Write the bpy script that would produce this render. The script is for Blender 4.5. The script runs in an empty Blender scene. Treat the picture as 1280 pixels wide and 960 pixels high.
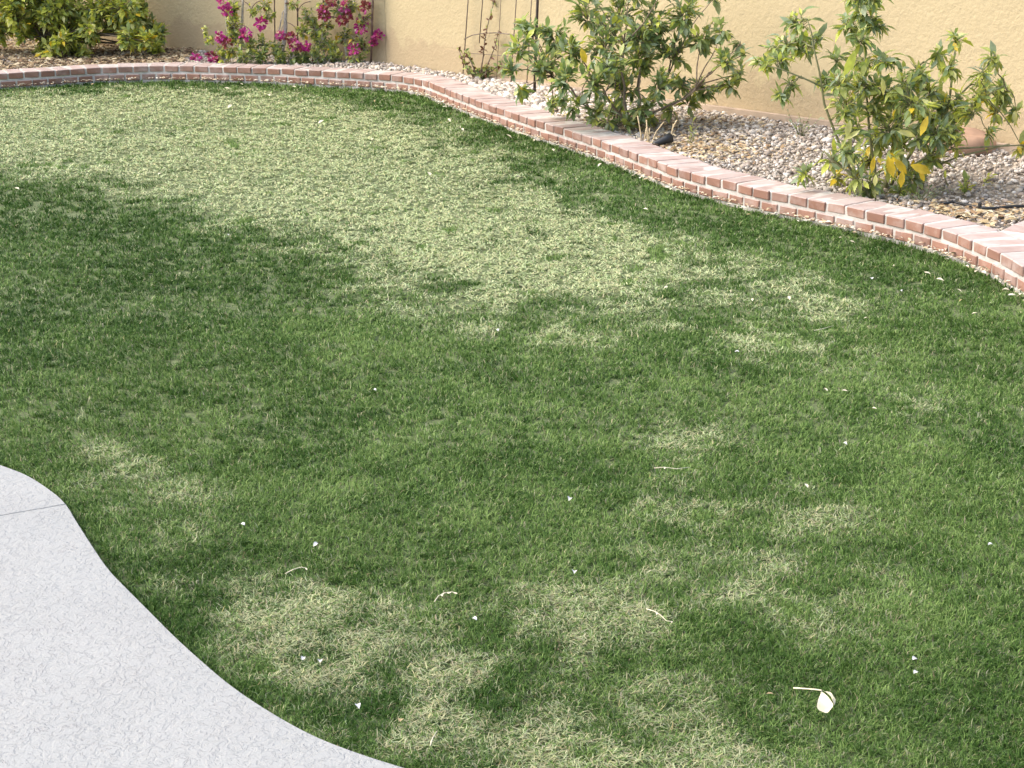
import bpy, math, random
import numpy as np
from mathutils import Vector, Matrix

random.seed(7)
rng = np.random.default_rng(11)
rng_field = np.random.default_rng(4)
scene = bpy.context.scene

# ------------------------------------------------------------------ camera
CAM_H, FPX, YH = 1.60, 2050.0, -195.0          # eye height (m), focal length (px of 1280), horizon row
PITCH = math.atan((480 - YH) / FPX)
cam_data = bpy.data.cameras.new("camera")
cam_data.sensor_width = 36.0
cam_data.lens = 36.0 * FPX / 1280.0
cam_data.clip_start = 0.05
cam_data.clip_end = 800.0
cam = bpy.data.objects.new("camera", cam_data)
cam.location = (0, 0, CAM_H)
cam.rotation_euler = (math.pi / 2 - PITCH, 0, 0)
scene.collection.objects.link(cam)
scene.camera = cam

# ------------------------------------------------------------------ sky, sun, exposure
SUN_EL, SUN_AZ = math.radians(48), math.radians(-94)    # azimuth from +Y (view direction), clockwise
world = bpy.data.worlds.new("World")
scene.world = world
world.use_nodes = True
wn = world.node_tree
wn.nodes.clear()
w_out = wn.nodes.new("ShaderNodeOutputWorld")
w_bg = wn.nodes.new("ShaderNodeBackground")
w_sky = wn.nodes.new("ShaderNodeTexSky")
w_sky.sky_type = 'NISHITA'
w_sky.sun_disc = False
w_sky.sun_elevation = SUN_EL
w_sky.sun_rotation = SUN_AZ
w_sky.air_density = 1.0
w_sky.dust_density = 4.5
w_sky.ozone_density = 0.6
w_bg.inputs["Strength"].default_value = 0.15
wn.links.new(w_sky.outputs[0], w_bg.inputs["Color"])
wn.links.new(w_bg.outputs[0], w_out.inputs["Surface"])

sun_data = bpy.data.lights.new("sun", 'SUN')
sun_data.energy = 0.5
sun_data.angle = math.radians(80)
sun_data.color = (1.0, 0.965, 0.90)
sun = bpy.data.objects.new("sun", sun_data)
sd = Vector((math.sin(SUN_AZ) * math.cos(SUN_EL), math.cos(SUN_AZ) * math.cos(SUN_EL), math.sin(SUN_EL)))
sun.rotation_euler = (-sd).to_track_quat('-Z', 'Y').to_euler()
sun.location = sd * 30
scene.collection.objects.link(sun)

scene.view_settings.view_transform = 'Standard'
scene.view_settings.look = 'None'
scene.view_settings.gamma = 1.0
scene.view_settings.use_curve_mapping = False
scene.view_settings.exposure = 1.40
scene.cycles.max_bounces = 6
scene.cycles.transmission_bounces = 4
scene.cycles.diffuse_bounces = 3
scene.cycles.glossy_bounces = 2

# ------------------------------------------------------------------ survey helpers
CP, SP = math.cos(PITCH), math.sin(PITCH)


def ray(px, py):
    u, v = (px - 640) / FPX, (480 - py) / FPX
    return Vector((u, CP + v * SP, -SP + v * CP))


def G(px, py, z=0.0):
    """ground point (height z) surveyed from the photograph"""
    d = ray(px, py)
    return Vector((0, 0, CAM_H)) + d * ((z - CAM_H) / d.z)


def Pt(px, py, Y):
    d = ray(px, py)
    return Vector((0, 0, CAM_H)) + d * (Y / d.y)


def project(x, y, z):
    fw = y * CP - (z - CAM_H) * SP
    up = y * SP + (z - CAM_H) * CP
    return 640 + FPX * x / fw, 480 - FPX * up / fw


# ------------------------------------------------------------------ object helpers
COL = scene.collection


def link(o):
    COL.objects.link(o)
    return o


def tag(o, label=None, cat=None, group=None, kind=None):
    if label: o["label"] = label
    if cat: o["category"] = cat
    if group: o["group"] = group
    if kind: o["kind"] = kind
    return o


def empty(name, loc):
    o = bpy.data.objects.new(name, None)
    o.location = loc
    o.empty_display_size = 0.1
    return link(o)


class MB:
    def __init__(self):
        self.v, self.f, self.m = [], [], []

    def add(self, verts, faces, mat=0):
        b = len(self.v)
        self.v.extend([tuple(p) for p in verts])
        for f in faces:
            self.f.append(tuple(i + b for i in f))
            self.m.append(mat)

    def box(self, c, s, mat=0, rot=None):
        hx, hy, hz = s[0] / 2, s[1] / 2, s[2] / 2
        vs = [Vector((x, y, z)) for z in (-hz, hz) for y in (-hy, hy) for x in (-hx, hx)]
        if rot is not None: vs = [rot @ v for v in vs]
        self.add([v + Vector(c) for v in vs],
                 [(0, 2, 3, 1), (4, 5, 7, 6), (0, 1, 5, 4), (2, 6, 7, 3), (0, 4, 6, 2), (1, 3, 7, 5)], mat)

    def tube(self, pts, radii, sides=6, mat=0, cap=True):
        pts = [Vector(p) for p in pts]
        if not hasattr(radii, '__len__'): radii = [radii] * len(pts)
        n = len(pts)
        vs, fs = [], []
        t0 = (pts[1] - pts[0]).normalized()
        a = t0.orthogonal().normalized()
        for i, p in enumerate(pts):
            t = (pts[min(i + 1, n - 1)] - pts[max(i - 1, 0)]).normalized()
            a = (a - t * a.dot(t))
            a = a.normalized() if a.length > 1e-6 else t.orthogonal().normalized()
            b = t.cross(a)
            for k in range(sides):
                an = 2 * math.pi * k / sides
                vs.append(p + (a * math.cos(an) + b * math.sin(an)) * radii[i])
        for i in range(n - 1):
            for k in range(sides):
                k2 = (k + 1) % sides
                fs.append((i * sides + k, i * sides + k2, (i + 1) * sides + k2, (i + 1) * sides + k))
        if cap:
            fs.append(tuple(range(sides - 1, -1, -1)))
            fs.append(tuple(range((n - 1) * sides, n * sides)))
        self.add(vs, fs, mat)

    def mesh(self, name, mats, smooth=False):
        me = bpy.data.meshes.new(name)
        me.from_pydata(self.v, [], self.f)
        for m in (mats if isinstance(mats, (list, tuple)) else [mats]): me.materials.append(m)
        me.polygons.foreach_set("material_index", self.m)
        if smooth: me.polygons.foreach_set("use_smooth", [True] * len(self.f))
        me.update()
        return me

    def build(self, name, mats, parent=None, smooth=False):
        o = link(bpy.data.objects.new(name, self.mesh(name, mats, smooth)))
        if parent is not None: o.parent = parent
        return o


def fast_mesh(name, verts, tris, mat, colors=None, smooth=False, quads=None):
    """numpy arrays -> mesh (triangles only)"""
    me = bpy.data.meshes.new(name)
    nv, nt = len(verts), len(tris)
    me.vertices.add(nv)
    me.vertices.foreach_set("co", np.ascontiguousarray(verts, np.float32).ravel())
    me.loops.add(nt * 3)
    me.loops.foreach_set("vertex_index", np.ascontiguousarray(tris, np.int32).ravel())
    me.polygons.add(nt)
    me.polygons.foreach_set("loop_start", np.arange(0, nt * 3, 3, dtype=np.int32))
    if smooth: me.polygons.foreach_set("use_smooth", np.ones(nt, dtype=bool))
    if colors is not None:
        at = me.color_attributes.new("tint", 'FLOAT_COLOR', 'POINT')
        at.data.foreach_set("color", np.ascontiguousarray(colors, np.float32).ravel())
    me.update(calc_edges=True)
    me.materials.append(mat)
    return link(bpy.data.objects.new(name, me))


# ------------------------------------------------------------------ materials
def nodes(name):
    m = bpy.data.materials.new(name)
    m.use_nodes = True
    nt = m.node_tree
    nt.nodes.clear()
    out = nt.nodes.new("ShaderNodeOutputMaterial")
    return m, nt, out


def N(nt, kind, **kw):
    n = nt.nodes.new(kind)
    for k, v in kw.items():
        if k in n.inputs: n.inputs[k].default_value = v
        else: setattr(n, k, v)
    return n


def ramp(nt, fac, stops):
    r = nt.nodes.new("ShaderNodeValToRGB")
    e = r.color_ramp.elements
    while len(e) < len(stops): e.new(0.5)
    for i, (p, c) in enumerate(stops):
        e[i].position = p
        e[i].color = (c[0], c[1], c[2], 1) if hasattr(c, '__len__') else (c, c, c, 1)
    nt.links.new(fac, r.inputs[0])
    return r.outputs[0]


def mixc(nt, fac, a, b, mode='MIX'):
    n = nt.nodes.new("ShaderNodeMix")
    n.data_type = 'RGBA'
    n.blend_type = mode
    for s, v in ((0, fac), (6, a), (7, b)):
        if hasattr(v, 'links'): nt.links.new(v, n.inputs[s])
        elif hasattr(v, '__len__'): n.inputs[s].default_value = (v[0], v[1], v[2], 1)
        else: n.inputs[s].default_value = v
    return n.outputs[2]


def plain(name, col, rough=0.6, metal=0.0, var=0.15, scale=40.0, bump=0.0):
    m, nt, out = nodes(name)
    b = N(nt, "ShaderNodeBsdfPrincipled", Roughness=rough, Metallic=metal)
    tc = N(nt, "ShaderNodeTexCoord")
    no = N(nt, "ShaderNodeTexNoise", Scale=scale, Detail=4.0)
    nt.links.new(tc.outputs["Object"], no.inputs["Vector"])
    c = ramp(nt, no.outputs[0], [(0.3, [x * (1 - var) for x in col]), (0.7, [min(1, x * (1 + var)) for x in col])])
    nt.links.new(c, b.inputs["Base Color"])
    if bump:
        bm = N(nt, "ShaderNodeBump", Strength=bump, Distance=0.003)
        nt.links.new(no.outputs[0], bm.inputs["Height"])
        nt.links.new(bm.outputs[0], b.inputs["Normal"])
    nt.links.new(b.outputs[0], out.inputs[0])
    return m


def leafmat(name, col, rough=0.34, trans=0.42, var=0.25):
    m, nt, out = nodes(name)
    geo = N(nt, "ShaderNodeNewGeometry")
    no = N(nt, "ShaderNodeTexNoise", Scale=23.0, Detail=2.0)
    nt.links.new(geo.outputs["Position"], no.inputs["Vector"])
    c = ramp(nt, no.outputs[0], [(0.3, [x * (1 - var) for x in col]), (0.7, [min(1, x * (1 + var)) for x in col])])
    b = N(nt, "ShaderNodeBsdfPrincipled", Roughness=rough)
    nt.links.new(c, b.inputs["Base Color"])
    t = N(nt, "ShaderNodeBsdfTranslucent")
    ct = mixc(nt, 1.0, c, (1.0, 1.0, 0.55), 'MULTIPLY')
    nt.links.new(ct, t.inputs["Color"])
    mx = N(nt, "ShaderNodeMixShader")
    mx.inputs[0].default_value = trans
    nt.links.new(b.outputs[0], mx.inputs[1])
    nt.links.new(t.outputs[0], mx.inputs[2])
    nt.links.new(mx.outputs[0], out.inputs[0])
    return m


def tintmat(name, rough=0.6, trans=0.0, spec=0.5):
    """colour comes from the per-piece 'tint' attribute"""
    m, nt, out = nodes(name)
    a = N(nt, "ShaderNodeAttribute", attribute_name="tint")
    b = N(nt, "ShaderNodeBsdfPrincipled", Roughness=rough)
    b.inputs["Specular IOR Level"].default_value = spec
    nt.links.new(a.outputs["Color"], b.inputs["Base Color"])
    if trans:
        t = N(nt, "ShaderNodeBsdfTranslucent")
        nt.links.new(a.outputs["Color"], t.inputs["Color"])
        mx = N(nt, "ShaderNodeMixShader")
        mx.inputs[0].default_value = trans
        nt.links.new(b.outputs[0], mx.inputs[1])
        nt.links.new(t.outputs[0], mx.inputs[2])
        nt.links.new(mx.outputs[0], out.inputs[0])
    else:
        nt.links.new(b.outputs[0], out.inputs[0])
    return m


def mat_stucco():
    m, nt, out = nodes("stucco")
    geo = N(nt, "ShaderNodeNewGeometry")
    b = N(nt, "ShaderNodeBsdfPrincipled", Roughness=0.9)
    n1 = N(nt, "ShaderNodeTexNoise", Scale=1.3, Detail=5.0)
    n2 = N(nt, "ShaderNodeTexNoise", Scale=55.0, Detail=4.0, Roughness=0.6)
    n3 = N(nt, "ShaderNodeTexNoise", Scale=16.0, Detail=3.0, Distortion=0.6)
    for n in (n1, n2, n3): nt.links.new(geo.outputs["Position"], n.inputs["Vector"])
    c = ramp(nt, n1.outputs[0], [(0.3, (0.455, 0.378, 0.228)), (0.7, (0.50, 0.42, 0.252))])
    c = mixc(nt, ramp(nt, n2.outputs[0], [(0.35, 0.0), (0.75, 0.22)]), c, (0.37, 0.295, 0.175))
    sp_ = N(nt, "ShaderNodeSeparateXYZ")
    nt.links.new(geo.outputs["Position"], sp_.inputs[0])
    n4 = N(nt, "ShaderNodeTexNoise", Scale=5.0, Detail=6.0, Roughness=0.65)
    nt.links.new(geo.outputs["Position"], n4.inputs["Vector"])
    sb = N(nt, "ShaderNodeMath", operation='MULTIPLY_ADD')          # soil splash with a ragged upper edge
    nt.links.new(n4.outputs[0], sb.inputs[0])
    sb.inputs[1].default_value = -0.55
    nt.links.new(sp_.outputs[2], sb.inputs[2])
    c = mixc(nt, ramp(nt, sb.outputs[0], [(0.0, 0.40), (0.06, 0.0)]), c, (0.33, 0.24, 0.155))
    nt.links.new(c, b.inputs["Base Color"])
    ad = N(nt, "ShaderNodeMath", operation='ADD')
    nt.links.new(n2.outputs[0], ad.inputs[0])
    nt.links.new(n3.outputs[0], ad.inputs[1])
    bm = N(nt, "ShaderNodeBump", Strength=0.55, Distance=0.009)
    nt.links.new(ad.outputs[0], bm.inputs["Height"])
    nt.links.new(bm.outputs[0], b.inputs["Normal"])
    nt.links.new(b.outputs[0], out.inputs[0])
    return m


def mat_brick():
    m, nt, out = nodes("clay_brick")
    oi = N(nt, "ShaderNodeObjectInfo")
    geo = N(nt, "ShaderNodeNewGeometry")
    b = N(nt, "ShaderNodeBsdfPrincipled", Roughness=0.85)
    n1 = N(nt, "ShaderNodeTexNoise", Scale=30.0, Detail=5.0)
    n2 = N(nt, "ShaderNodeTexNoise", Scale=9.0, Detail=6.0, Roughness=0.65)
    for n in (n1, n2): nt.links.new(geo.outputs["Position"], n.inputs["Vector"])
    base = ramp(nt, oi.outputs["Random"], [(0.0, (0.21, 0.112, 0.078)), (0.35, (0.26, 0.138, 0.093)),
                                           (0.7, (0.31, 0.165, 0.112)), (1.0, (0.28, 0.185, 0.148))])
    base = mixc(nt, ramp(nt, n1.outputs[0], [(0.3, 0.0), (0.8, 0.5)]), base, (0.20, 0.09, 0.065))
    # mortar smears and lime bloom, here and there on the fronts; upper faces add painted sky reflection
    sep = N(nt, "ShaderNodeSeparateXYZ")
    nt.links.new(geo.outputs["Normal"], sep.inputs[0])
    up = ramp(nt, sep.outputs[2], [(0.35, 0.0), (0.8, 1.0)])
    bloom_sky_t = ramp(nt, n2.outputs[0], [(0.28, 0.42), (0.66, 0.92)])
    bloom_f = ramp(nt, n2.outputs[0], [(0.48, 0.03), (0.74, 0.6)])
    fac = mixc(nt, up, bloom_f, bloom_sky_t)
    rnd = ramp(nt, oi.outputs["Random"], [(0.0, 0.72), (1.0, 1.0)])
    fac = mixc(nt, 1.0, fac, rnd, 'MULTIPLY')
    c = mixc(nt, fac, base, (0.52, 0.46, 0.435))
    nt.links.new(c, b.inputs["Base Color"])
    bm = N(nt, "ShaderNodeBump", Strength=0.4, Distance=0.003)
    nt.links.new(n1.outputs[0], bm.inputs["Height"])
    nt.links.new(bm.outputs[0], b.inputs["Normal"])
    nt.links.new(b.outputs[0], out.inputs[0])
    return m


def mat_concrete():
    m, nt, out = nodes("knockdown_concrete")
    geo = N(nt, "ShaderNodeNewGeometry")
    b = N(nt, "ShaderNodeBsdfPrincipled", Roughness=0.8)
    nd = N(nt, "ShaderNodeTexNoise", Scale=26.0, Detail=3.0)
    nt.links.new(geo.outputs["Position"], nd.inputs["Vector"])
    vm = N(nt, "ShaderNodeVectorMath", operation='MULTIPLY_ADD')
    nt.links.new(nd.outputs["Color"], vm.inputs[0])
    vm.inputs[1].default_value = (0.035, 0.035, 0.0)
    nt.links.new(geo.outputs["Position"], vm.inputs[2])
    n1 = N(nt, "ShaderNodeTexNoise", Scale=40.0, Detail=4.0, Roughness=0.62, Distortion=0.4)
    n2 = N(nt, "ShaderNodeTexNoise", Scale=170.0, Detail=3.0)
    n3 = N(nt, "ShaderNodeTexNoise", Scale=2.2, Detail=4.0)
    n4 = N(nt, "ShaderNodeTexNoise", Scale=11.0, Detail=2.0)
    nt.links.new(vm.outputs[0], n1.inputs["Vector"])
    for n in (n2, n3, n4): nt.links.new(geo.outputs["Position"], n.inputs["Vector"])
    plate = ramp(nt, n1.outputs[0], [(0.40, 0.0), (0.43, 0.5), (0.53, 0.55), (0.56, 1.0)])     # trowelled islands at three levels
    edge_shade = ramp(nt, n1.outputs[0], [(0.525, 0.0), (0.54, 1.0), (0.555, 0.0)])                   # shadow lines painted along the island edges
    gate = ramp(nt, n4.outputs[0], [(0.42, 0.0), (0.60, 1.0)])
    c = ramp(nt, n3.outputs[0], [(0.3, (0.315, 0.326, 0.314)), (0.7, (0.350, 0.358, 0.342))])
    c = mixc(nt, ramp(nt, n2.outputs[0], [(0.4, 0.0), (0.7, 0.25)]), c, (0.29, 0.293, 0.288))
    n5 = N(nt, "ShaderNodeTexNoise", Scale=0.9, Detail=6.0, Roughness=0.7)
    nt.links.new(geo.outputs["Position"], n5.inputs["Vector"])
    c = mixc(nt, ramp(nt, n5.outputs[0], [(0.48, 0.0), (0.72, 0.35)]), c, (0.27, 0.26, 0.24))
    sg = N(nt, "ShaderNodeMath", operation='MULTIPLY')
    nt.links.new(edge_shade, sg.inputs[0])
    nt.links.new(gate, sg.inputs[1])
    c = mixc(nt, sg.outputs[0], c, (0.23, 0.228, 0.22))
    nt.links.new(c, b.inputs["Base Color"])
    hs = N(nt, "ShaderNodeMath", operation='MULTIPLY_ADD')
    nt.links.new(n2.outputs[0], hs.inputs[0])
    hs.inputs[1].default_value = 0.5
    nt.links.new(plate, hs.inputs[2])
    bm = N(nt, "ShaderNodeBump", Strength=0.7, Distance=0.004)
    nt.links.new(hs.outputs[0], bm.inputs["Height"])
    nt.links.new(bm.outputs[0], b.inputs["Normal"])
    nt.links.new(b.outputs[0], out.inputs[0])
    return m


M = {
    'stucco': mat_stucco(), 'brick': mat_brick(), 'concrete': mat_concrete(),
    'mortar': plain("mortar", (0.49, 0.465, 0.43), 0.9, var=0.2, scale=25, bump=0.4),
    'footing': plain("painted_footing", (0.40, 0.315, 0.235), 0.9, var=0.2, scale=12, bump=0.3),
    'soil': plain("dusty_soil", (0.27, 0.235, 0.19), 0.95, var=0.35, scale=18, bump=0.6),
    'backing': plain("turf_backing", (0.11, 0.14, 0.055), 0.95, var=0.4, scale=60, bump=0.5),
    'earth': plain("desert_earth", (0.25, 0.20, 0.15), 0.95, var=0.3, scale=0.8),
    'bark': plain("grey_bark", (0.17, 0.135, 0.095), 0.85, var=0.3, scale=60, bump=0.5),
    'greenbark': plain("green_bark", (0.19, 0.19, 0.09), 0.7, var=0.25, scale=60),
    'dry': plain("dry_stem", (0.56, 0.45, 0.27), 0.8, var=0.2, scale=40),
    'palewood': plain("bleached_vine_bark", (0.46, 0.42, 0.37), 0.9, var=0.35, scale=70, bump=0.6),
    'iron': plain("rusty_iron", (0.16, 0.115, 0.095), 0.6, 0.5, var=0.3, scale=50),
    'pole': plain("dark_bronze_paint", (0.035, 0.022, 0.016), 0.45, 0.2, var=0.2, scale=30),
    'wire': plain("rusty_wire", (0.17, 0.14, 0.11), 0.6, 0.3, var=0.2),
    'black': plain("black_plastic", (0.018, 0.02, 0.022), 0.45, var=0.2),
    'lens': plain("lamp_glass", (0.10, 0.12, 0.13), 0.15, var=0.1),
    'rock': plain("brown_sandstone", (0.34, 0.22, 0.15), 0.9, var=0.3, scale=9, bump=0.8),
    'turf': tintmat("turf_fibre", 0.55, 0.30, 0.22),
    'stone': tintmat("gravel_stone", 0.85, 0.0, 0.3),
    'litter': tintmat("dead_leaf", 0.8, 0.2, 0.2),
    'L_dark': leafmat("leaf_deep_green", (0.175, 0.255, 0.110)),
    'L_mid': leafmat("leaf_mid_green", (0.285, 0.380, 0.150)),
    'L_grey': leafmat("leaf_bluish_green", (0.315, 0.390, 0.255), 0.4),
    'L_olive': leafmat("leaf_olive", (0.41, 0.465, 0.14)),
    'L_lime': leafmat("leaf_lime", (0.58, 0.63, 0.13)),
    'L_pale': leafmat("leaf_pale_yellow_green", (0.62, 0.62, 0.26)),
    'L_yellow': leafmat("leaf_yellow", (0.70, 0.52, 0.05)),
    'L_brown': leafmat("leaf_reddish_brown", (0.16, 0.075, 0.05)),
    'F_magenta': leafmat("bract_magenta", (0.48, 0.04, 0.30), 0.6),
    'F_pink': leafmat("bract_pink", (0.58, 0.13, 0.38), 0.6),
    'F_faded': leafmat("bract_faded_red", (0.30, 0.085, 0.085), 0.7),
    'F_white': leafmat("floret_cream", (0.75, 0.66, 0.55), 0.6),
    'scrap': plain("dry_leaf_cream", (0.64, 0.58, 0.42), 0.8, var=0.2, scale=60),
    'petal': plain("white_petal", (0.56, 0.555, 0.54), 0.6, var=0.05, scale=60),
    'tanleaf': plain("dry_leaf_tan", (0.48, 0.36, 0.19), 0.8, var=0.25, scale=60),
}


# ------------------------------------------------------------------ curves of the garden
def catmull(pts, step):
    pts = [Vector((p[0], p[1])) for p in pts]
    out = []
    P = [pts[0] * 2 - pts[1]] + pts + [pts[-1] * 2 - pts[-2]]
    for i in range(1, len(P) - 2):
        for k in range(12):
            t = k / 12
            a, b, c, d = P[i - 1], P[i], P[i + 1], P[i + 2]
            out.append(0.5 * ((2 * b) + (c - a) * t + (2 * a - 5 * b + 4 * c - d) * t * t + (3 * b - a - 3 * c + d) * t ** 3))
    out.append(pts[-1])
    out = np.array([(p.x, p.y) for p in out])
    s = np.concatenate([[0], np.cumsum(np.linalg.norm(np.diff(out, axis=0), axis=1))])
    n = int(s[-1] / step)
    ss = np.arange(n + 1) * step
    return np.stack([np.interp(ss, s, out[:, 0]), np.interp(ss, s, out[:, 1])], 1)


def smooth_line(a, k):
    ker = np.hanning(2 * k + 3)[1:-1]
    ker /= ker.sum()
    p = np.concatenate([a[:1] + (np.arange(-k, 0)[:, None]) * (a[1] - a[0]), a,
                        a[-1:] + (np.arange(1, k + 1)[:, None]) * (a[-1] - a[-2])])
    return np.stack([np.convolve(p[:, i], ker, 'valid') for i in range(2)], 1)


Z_TOP = 0.115           # top of the brick border
border_px = [(-130, 100), (-60, 95), (0, 92), (60, 88.5), (100, 85.5), (150, 83.5), (200, 82.3), (250, 83), (303, 84.5), (345, 85.5),
             (379, 87.5), (410, 89), (446, 91), (472, 92.5), (499, 95), (518, 97.5), (532, 101), (558, 111), (583, 120.5), (606, 129),
             (627, 136), (649, 143.5), (674, 151.7), (696, 158), (714, 164), (739, 171.5), (758, 178), (780, 186), (805, 195.5),
             (830, 205), (855, 213.5), (877, 219), (911, 227), (931, 232), (953, 237), (975, 241), (999, 246), (1024, 251), (1046, 255.5),
             (1069, 260.5), (1094, 265.5), (1117, 270.7), (1139, 275.5), (1160, 281), (1178, 286.5), (1197, 293), (1214, 300),
             (1232, 308), (1249, 315.5), (1264, 324), (1280, 333), (1310, 352), (1345, 376), (1390, 410)]
bp = [G(x, y, Z_TOP) for x, y in border_px]
BORDER = smooth_line(catmull(bp, 0.02), 9)
tng = np.gradient(BORDER, axis=0)
tng /= np.linalg.norm(tng, axis=1)[:, None]
NRM = np.stack([-tng[:, 1], tng[:, 0]], 1)          # points away from the lawn (curve runs left to right)
BLEN = 0.02 * (len(BORDER) - 1)


def border_at(s):
    i = np.clip(s / 0.02, 0, len(BORDER) - 1)
    k = np.arange(len(BORDER))
    f = lambda a: np.array([np.interp(i, k, a[:, 0]), np.interp(i, k, a[:, 1])])
    return f(BORDER), f(tng), f(NRM)


patio_px = [(-120, 545), (-50, 562), (0, 581), (30, 592), (55, 607), (80, 627), (97, 654), (132, 707), (155, 732), (185, 762), (220, 797),
            (260, 833), (293, 860), (340, 891), (393, 920), (447, 941), (507, 960), (580, 980), (680, 1000), (800, 1015)]
Z_PATIO = 0.030
PATIO = smooth_line(catmull([G(x, y, Z_PATIO) for x, y in patio_px], 0.02), 3)

# masonry wall: two straight runs that meet behind the bougainvillea
Z_BED = 0.092


def line_fit(px):
    a = np.array([G(x, y, Z_BED)[:2] for x, y in px])
    c = a.mean(0)
    u, s, vt = np.linalg.svd(a - c)
    d = vt[0] if vt[0][0] > 0 else -vt[0]
    return c, d


cR, dR = line_fit([(464, 80), (625, 101.5), (910, 138), (1025, 155), (1260, 187)])
cL, dL = line_fit([(10, 46), (212, 61.5)])
A = np.array([dR, -dL]).T
tR, tL = np.linalg.solve(A, cL - cR)
CORNER = cR + dR * tR
WL_END = CORNER - dL * 9.0
WR_END = CORNER + dR * 12.0

# ------------------------------------------------------------------ ground
mb = MB()
mb.add([(-300, -100, -0.12), (300, -100, -0.12), (300, 500, -0.12), (-300, 500, -0.12)], [(0, 1, 2, 3)])
tag(mb.build("ground", M['earth']), kind="structure")

# lawn backing: from the patio edge to the brick border
mb = MB()
bx0 = [(-14, BORDER[0][1] - 0.2)] + [tuple(p + n * 0.06) for p, n in zip(BORDER[::4], NRM[::4])]
poly = [(-14.0, -2.0), (9.0, -2.0), (9.0, BORDER[-1][1] - 2.0)] + [(x, y) for x, y in reversed(bx0)]
import bmesh


def flat_poly(name, pts, z, mat, parent=None):
    bm = bmesh.new()
    f = bm.faces.new([bm.verts.new((x, y, z)) for x, y in pts])
    bmesh.ops.triangulate(bm, faces=[f])
    bmesh.ops.recalc_face_normals(bm, faces=bm.faces)
    if sum(f.normal.z for f in bm.faces) < 0: bmesh.ops.reverse_faces(bm, faces=bm.faces)
    me = bpy.data.meshes.new(name)
    bm.to_mesh(me)
    bm.free()
    me.materials.append(mat)
    o = link(bpy.data.objects.new(name, me))
    if parent: o.parent = parent
    return o


tag(flat_poly("lawn_backing", poly, 0.0, M['backing']), kind="structure")


# ------------------------------------------------------------------ patio (two slabs with a tooled joint)
def slab(name, pts, z0, z1, bevel, parent):
    bm = bmesh.new()
    f = bm.faces.new([bm.verts.new((x, y, z0)) for x, y in pts])
    bm.normal_update()
    if f.normal.z < 0: f.normal_flip()
    r = bmesh.ops.extrude_face_region(bm, geom=[f])
    vs = [g for g in r['geom'] if isinstance(g, bmesh.types.BMVert)]
    bmesh.ops.translate(bm, verts=vs, vec=(0, 0, z1 - z0))
    tops = [g for g in r['geom'] if isinstance(g, bmesh.types.BMFace)]
    bmesh.ops.bevel(bm, geom=[e for e in tops[0].edges], offset=bevel, segments=2, affect='EDGES')
    bmesh.ops.recalc_face_normals(bm, faces=bm.faces)
    me = bpy.data.meshes.new(name)
    bm.to_mesh(me)
    bm.free()
    me.materials.append(M['concrete'])
    o = link(bpy.data.objects.new(name, me))
    o.parent = parent
    return o


patio = tag(empty("patio", (0, 0, 0)), kind="structure")
ja, jb = np.array(G(0, 644.5, Z_PATIO)[:2]), np.array(G(80, 630.5, Z_PATIO)[:2])
jd = (jb - ja) / np.linalg.norm(jb - ja)
jn = np.array([-jd[1], jd[0]])
side = (PATIO - ja) @ jn                       # >0: beyond the joint
gap = 0.0010
cut = int(np.argmax(side < 0))
pt_cut = PATIO[cut - 1] + (PATIO[cut] - PATIO[cut - 1]) * (side[cut - 1] / (side[cut - 1] - side[cut]))
far_end, near_end = pt_cut + jn * gap, pt_cut - jn * gap
left = ja - jd * 4.0
slab("slab", [tuple(p) for p in PATIO[:cut - 1]] + [tuple(far_end), tuple(left + jn * gap), (left[0], PATIO[0][1] + 0.6)], -0.08, Z_PATIO, 0.0012, patio)
slab("slab", [tuple(near_end)] + [tuple(p) for p in PATIO[cut + 1:]] + [(PATIO[-1][0] + 2, PATIO[-1][1] - 0.6), (PATIO[-1][0] + 2, -2.5), (left[0], -2.5), tuple(left - jn * gap)], -0.08, Z_PATIO, 0.0012, patio)
mb = MB()
mb.add([(*(left - jn * 0.02), 0.0296), (*(pt_cut - jd * 0.012 - jn * 0.02), 0.0296), (*(pt_cut - jd * 0.012 + jn * 0.02), 0.022), (*(left + jn * 0.02), 0.0296)], [(0, 1, 2, 3)])
mb.build("control_joint", M['footing'], patio)

# ------------------------------------------------------------------ brick border
BR_W, BR_D, BR_H = 0.0945, 0.200, 0.041


def brick_mesh(w, d, h, seed):
    r = random.Random(seed)
    bm = bmesh.new()
    bmesh.ops.create_cube(bm, size=1.0)
    for v in bm.verts:
        v.co = Vector((v.co.x * w + r.uniform(-.0022, .0022), v.co.y * d + r.uniform(-.003, .003), v.co.z * h + r.uniform(-.0015, .0015)))
    bmesh.ops.bevel(bm, geom=list(bm.edges), offset=0.0035, segments=1, affect='EDGES')
    me = bpy.data.meshes.new("brick")
    bm.to_mesh(me)
    bm.free()
    me.materials.append(M['brick'])
    return me


brick_meshes = [brick_mesh(BR_W, BR_D, BR_H, s) for s in range(7)]
p0, _, _ = border_at(BLEN / 2)
border = empty("brick_border", (float(p0[0]), float(p0[1]), 0))
tag(border, "low curved garden border of two courses of red brick with pale mortar", "brick border")
bo = border.location.copy()


def put_brick(parent, org, p, n, t, z, depth_off, seed_off=0):
    r = random
    o = link(bpy.data.objects.new("brick", r.choice(brick_meshes)))
    o.parent = parent
    c = Vector((p[0] + n[0] * depth_off, p[1] + n[1] * depth_off, z)) - org
    ang = math.atan2(t[1], t[0]) + r.uniform(-.02, .02) + (math.pi if r.random() < .5 else 0)
    o.matrix_basis = Matrix.Translation(c) @ Matrix.Rotation(ang, 4, 'Z') @ Matrix.Rotation(r.uniform(-.012, .012), 4, 'X') @ Matrix.Rotation(r.uniform(-.012, .012), 4, 'Y')
    return o


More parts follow.
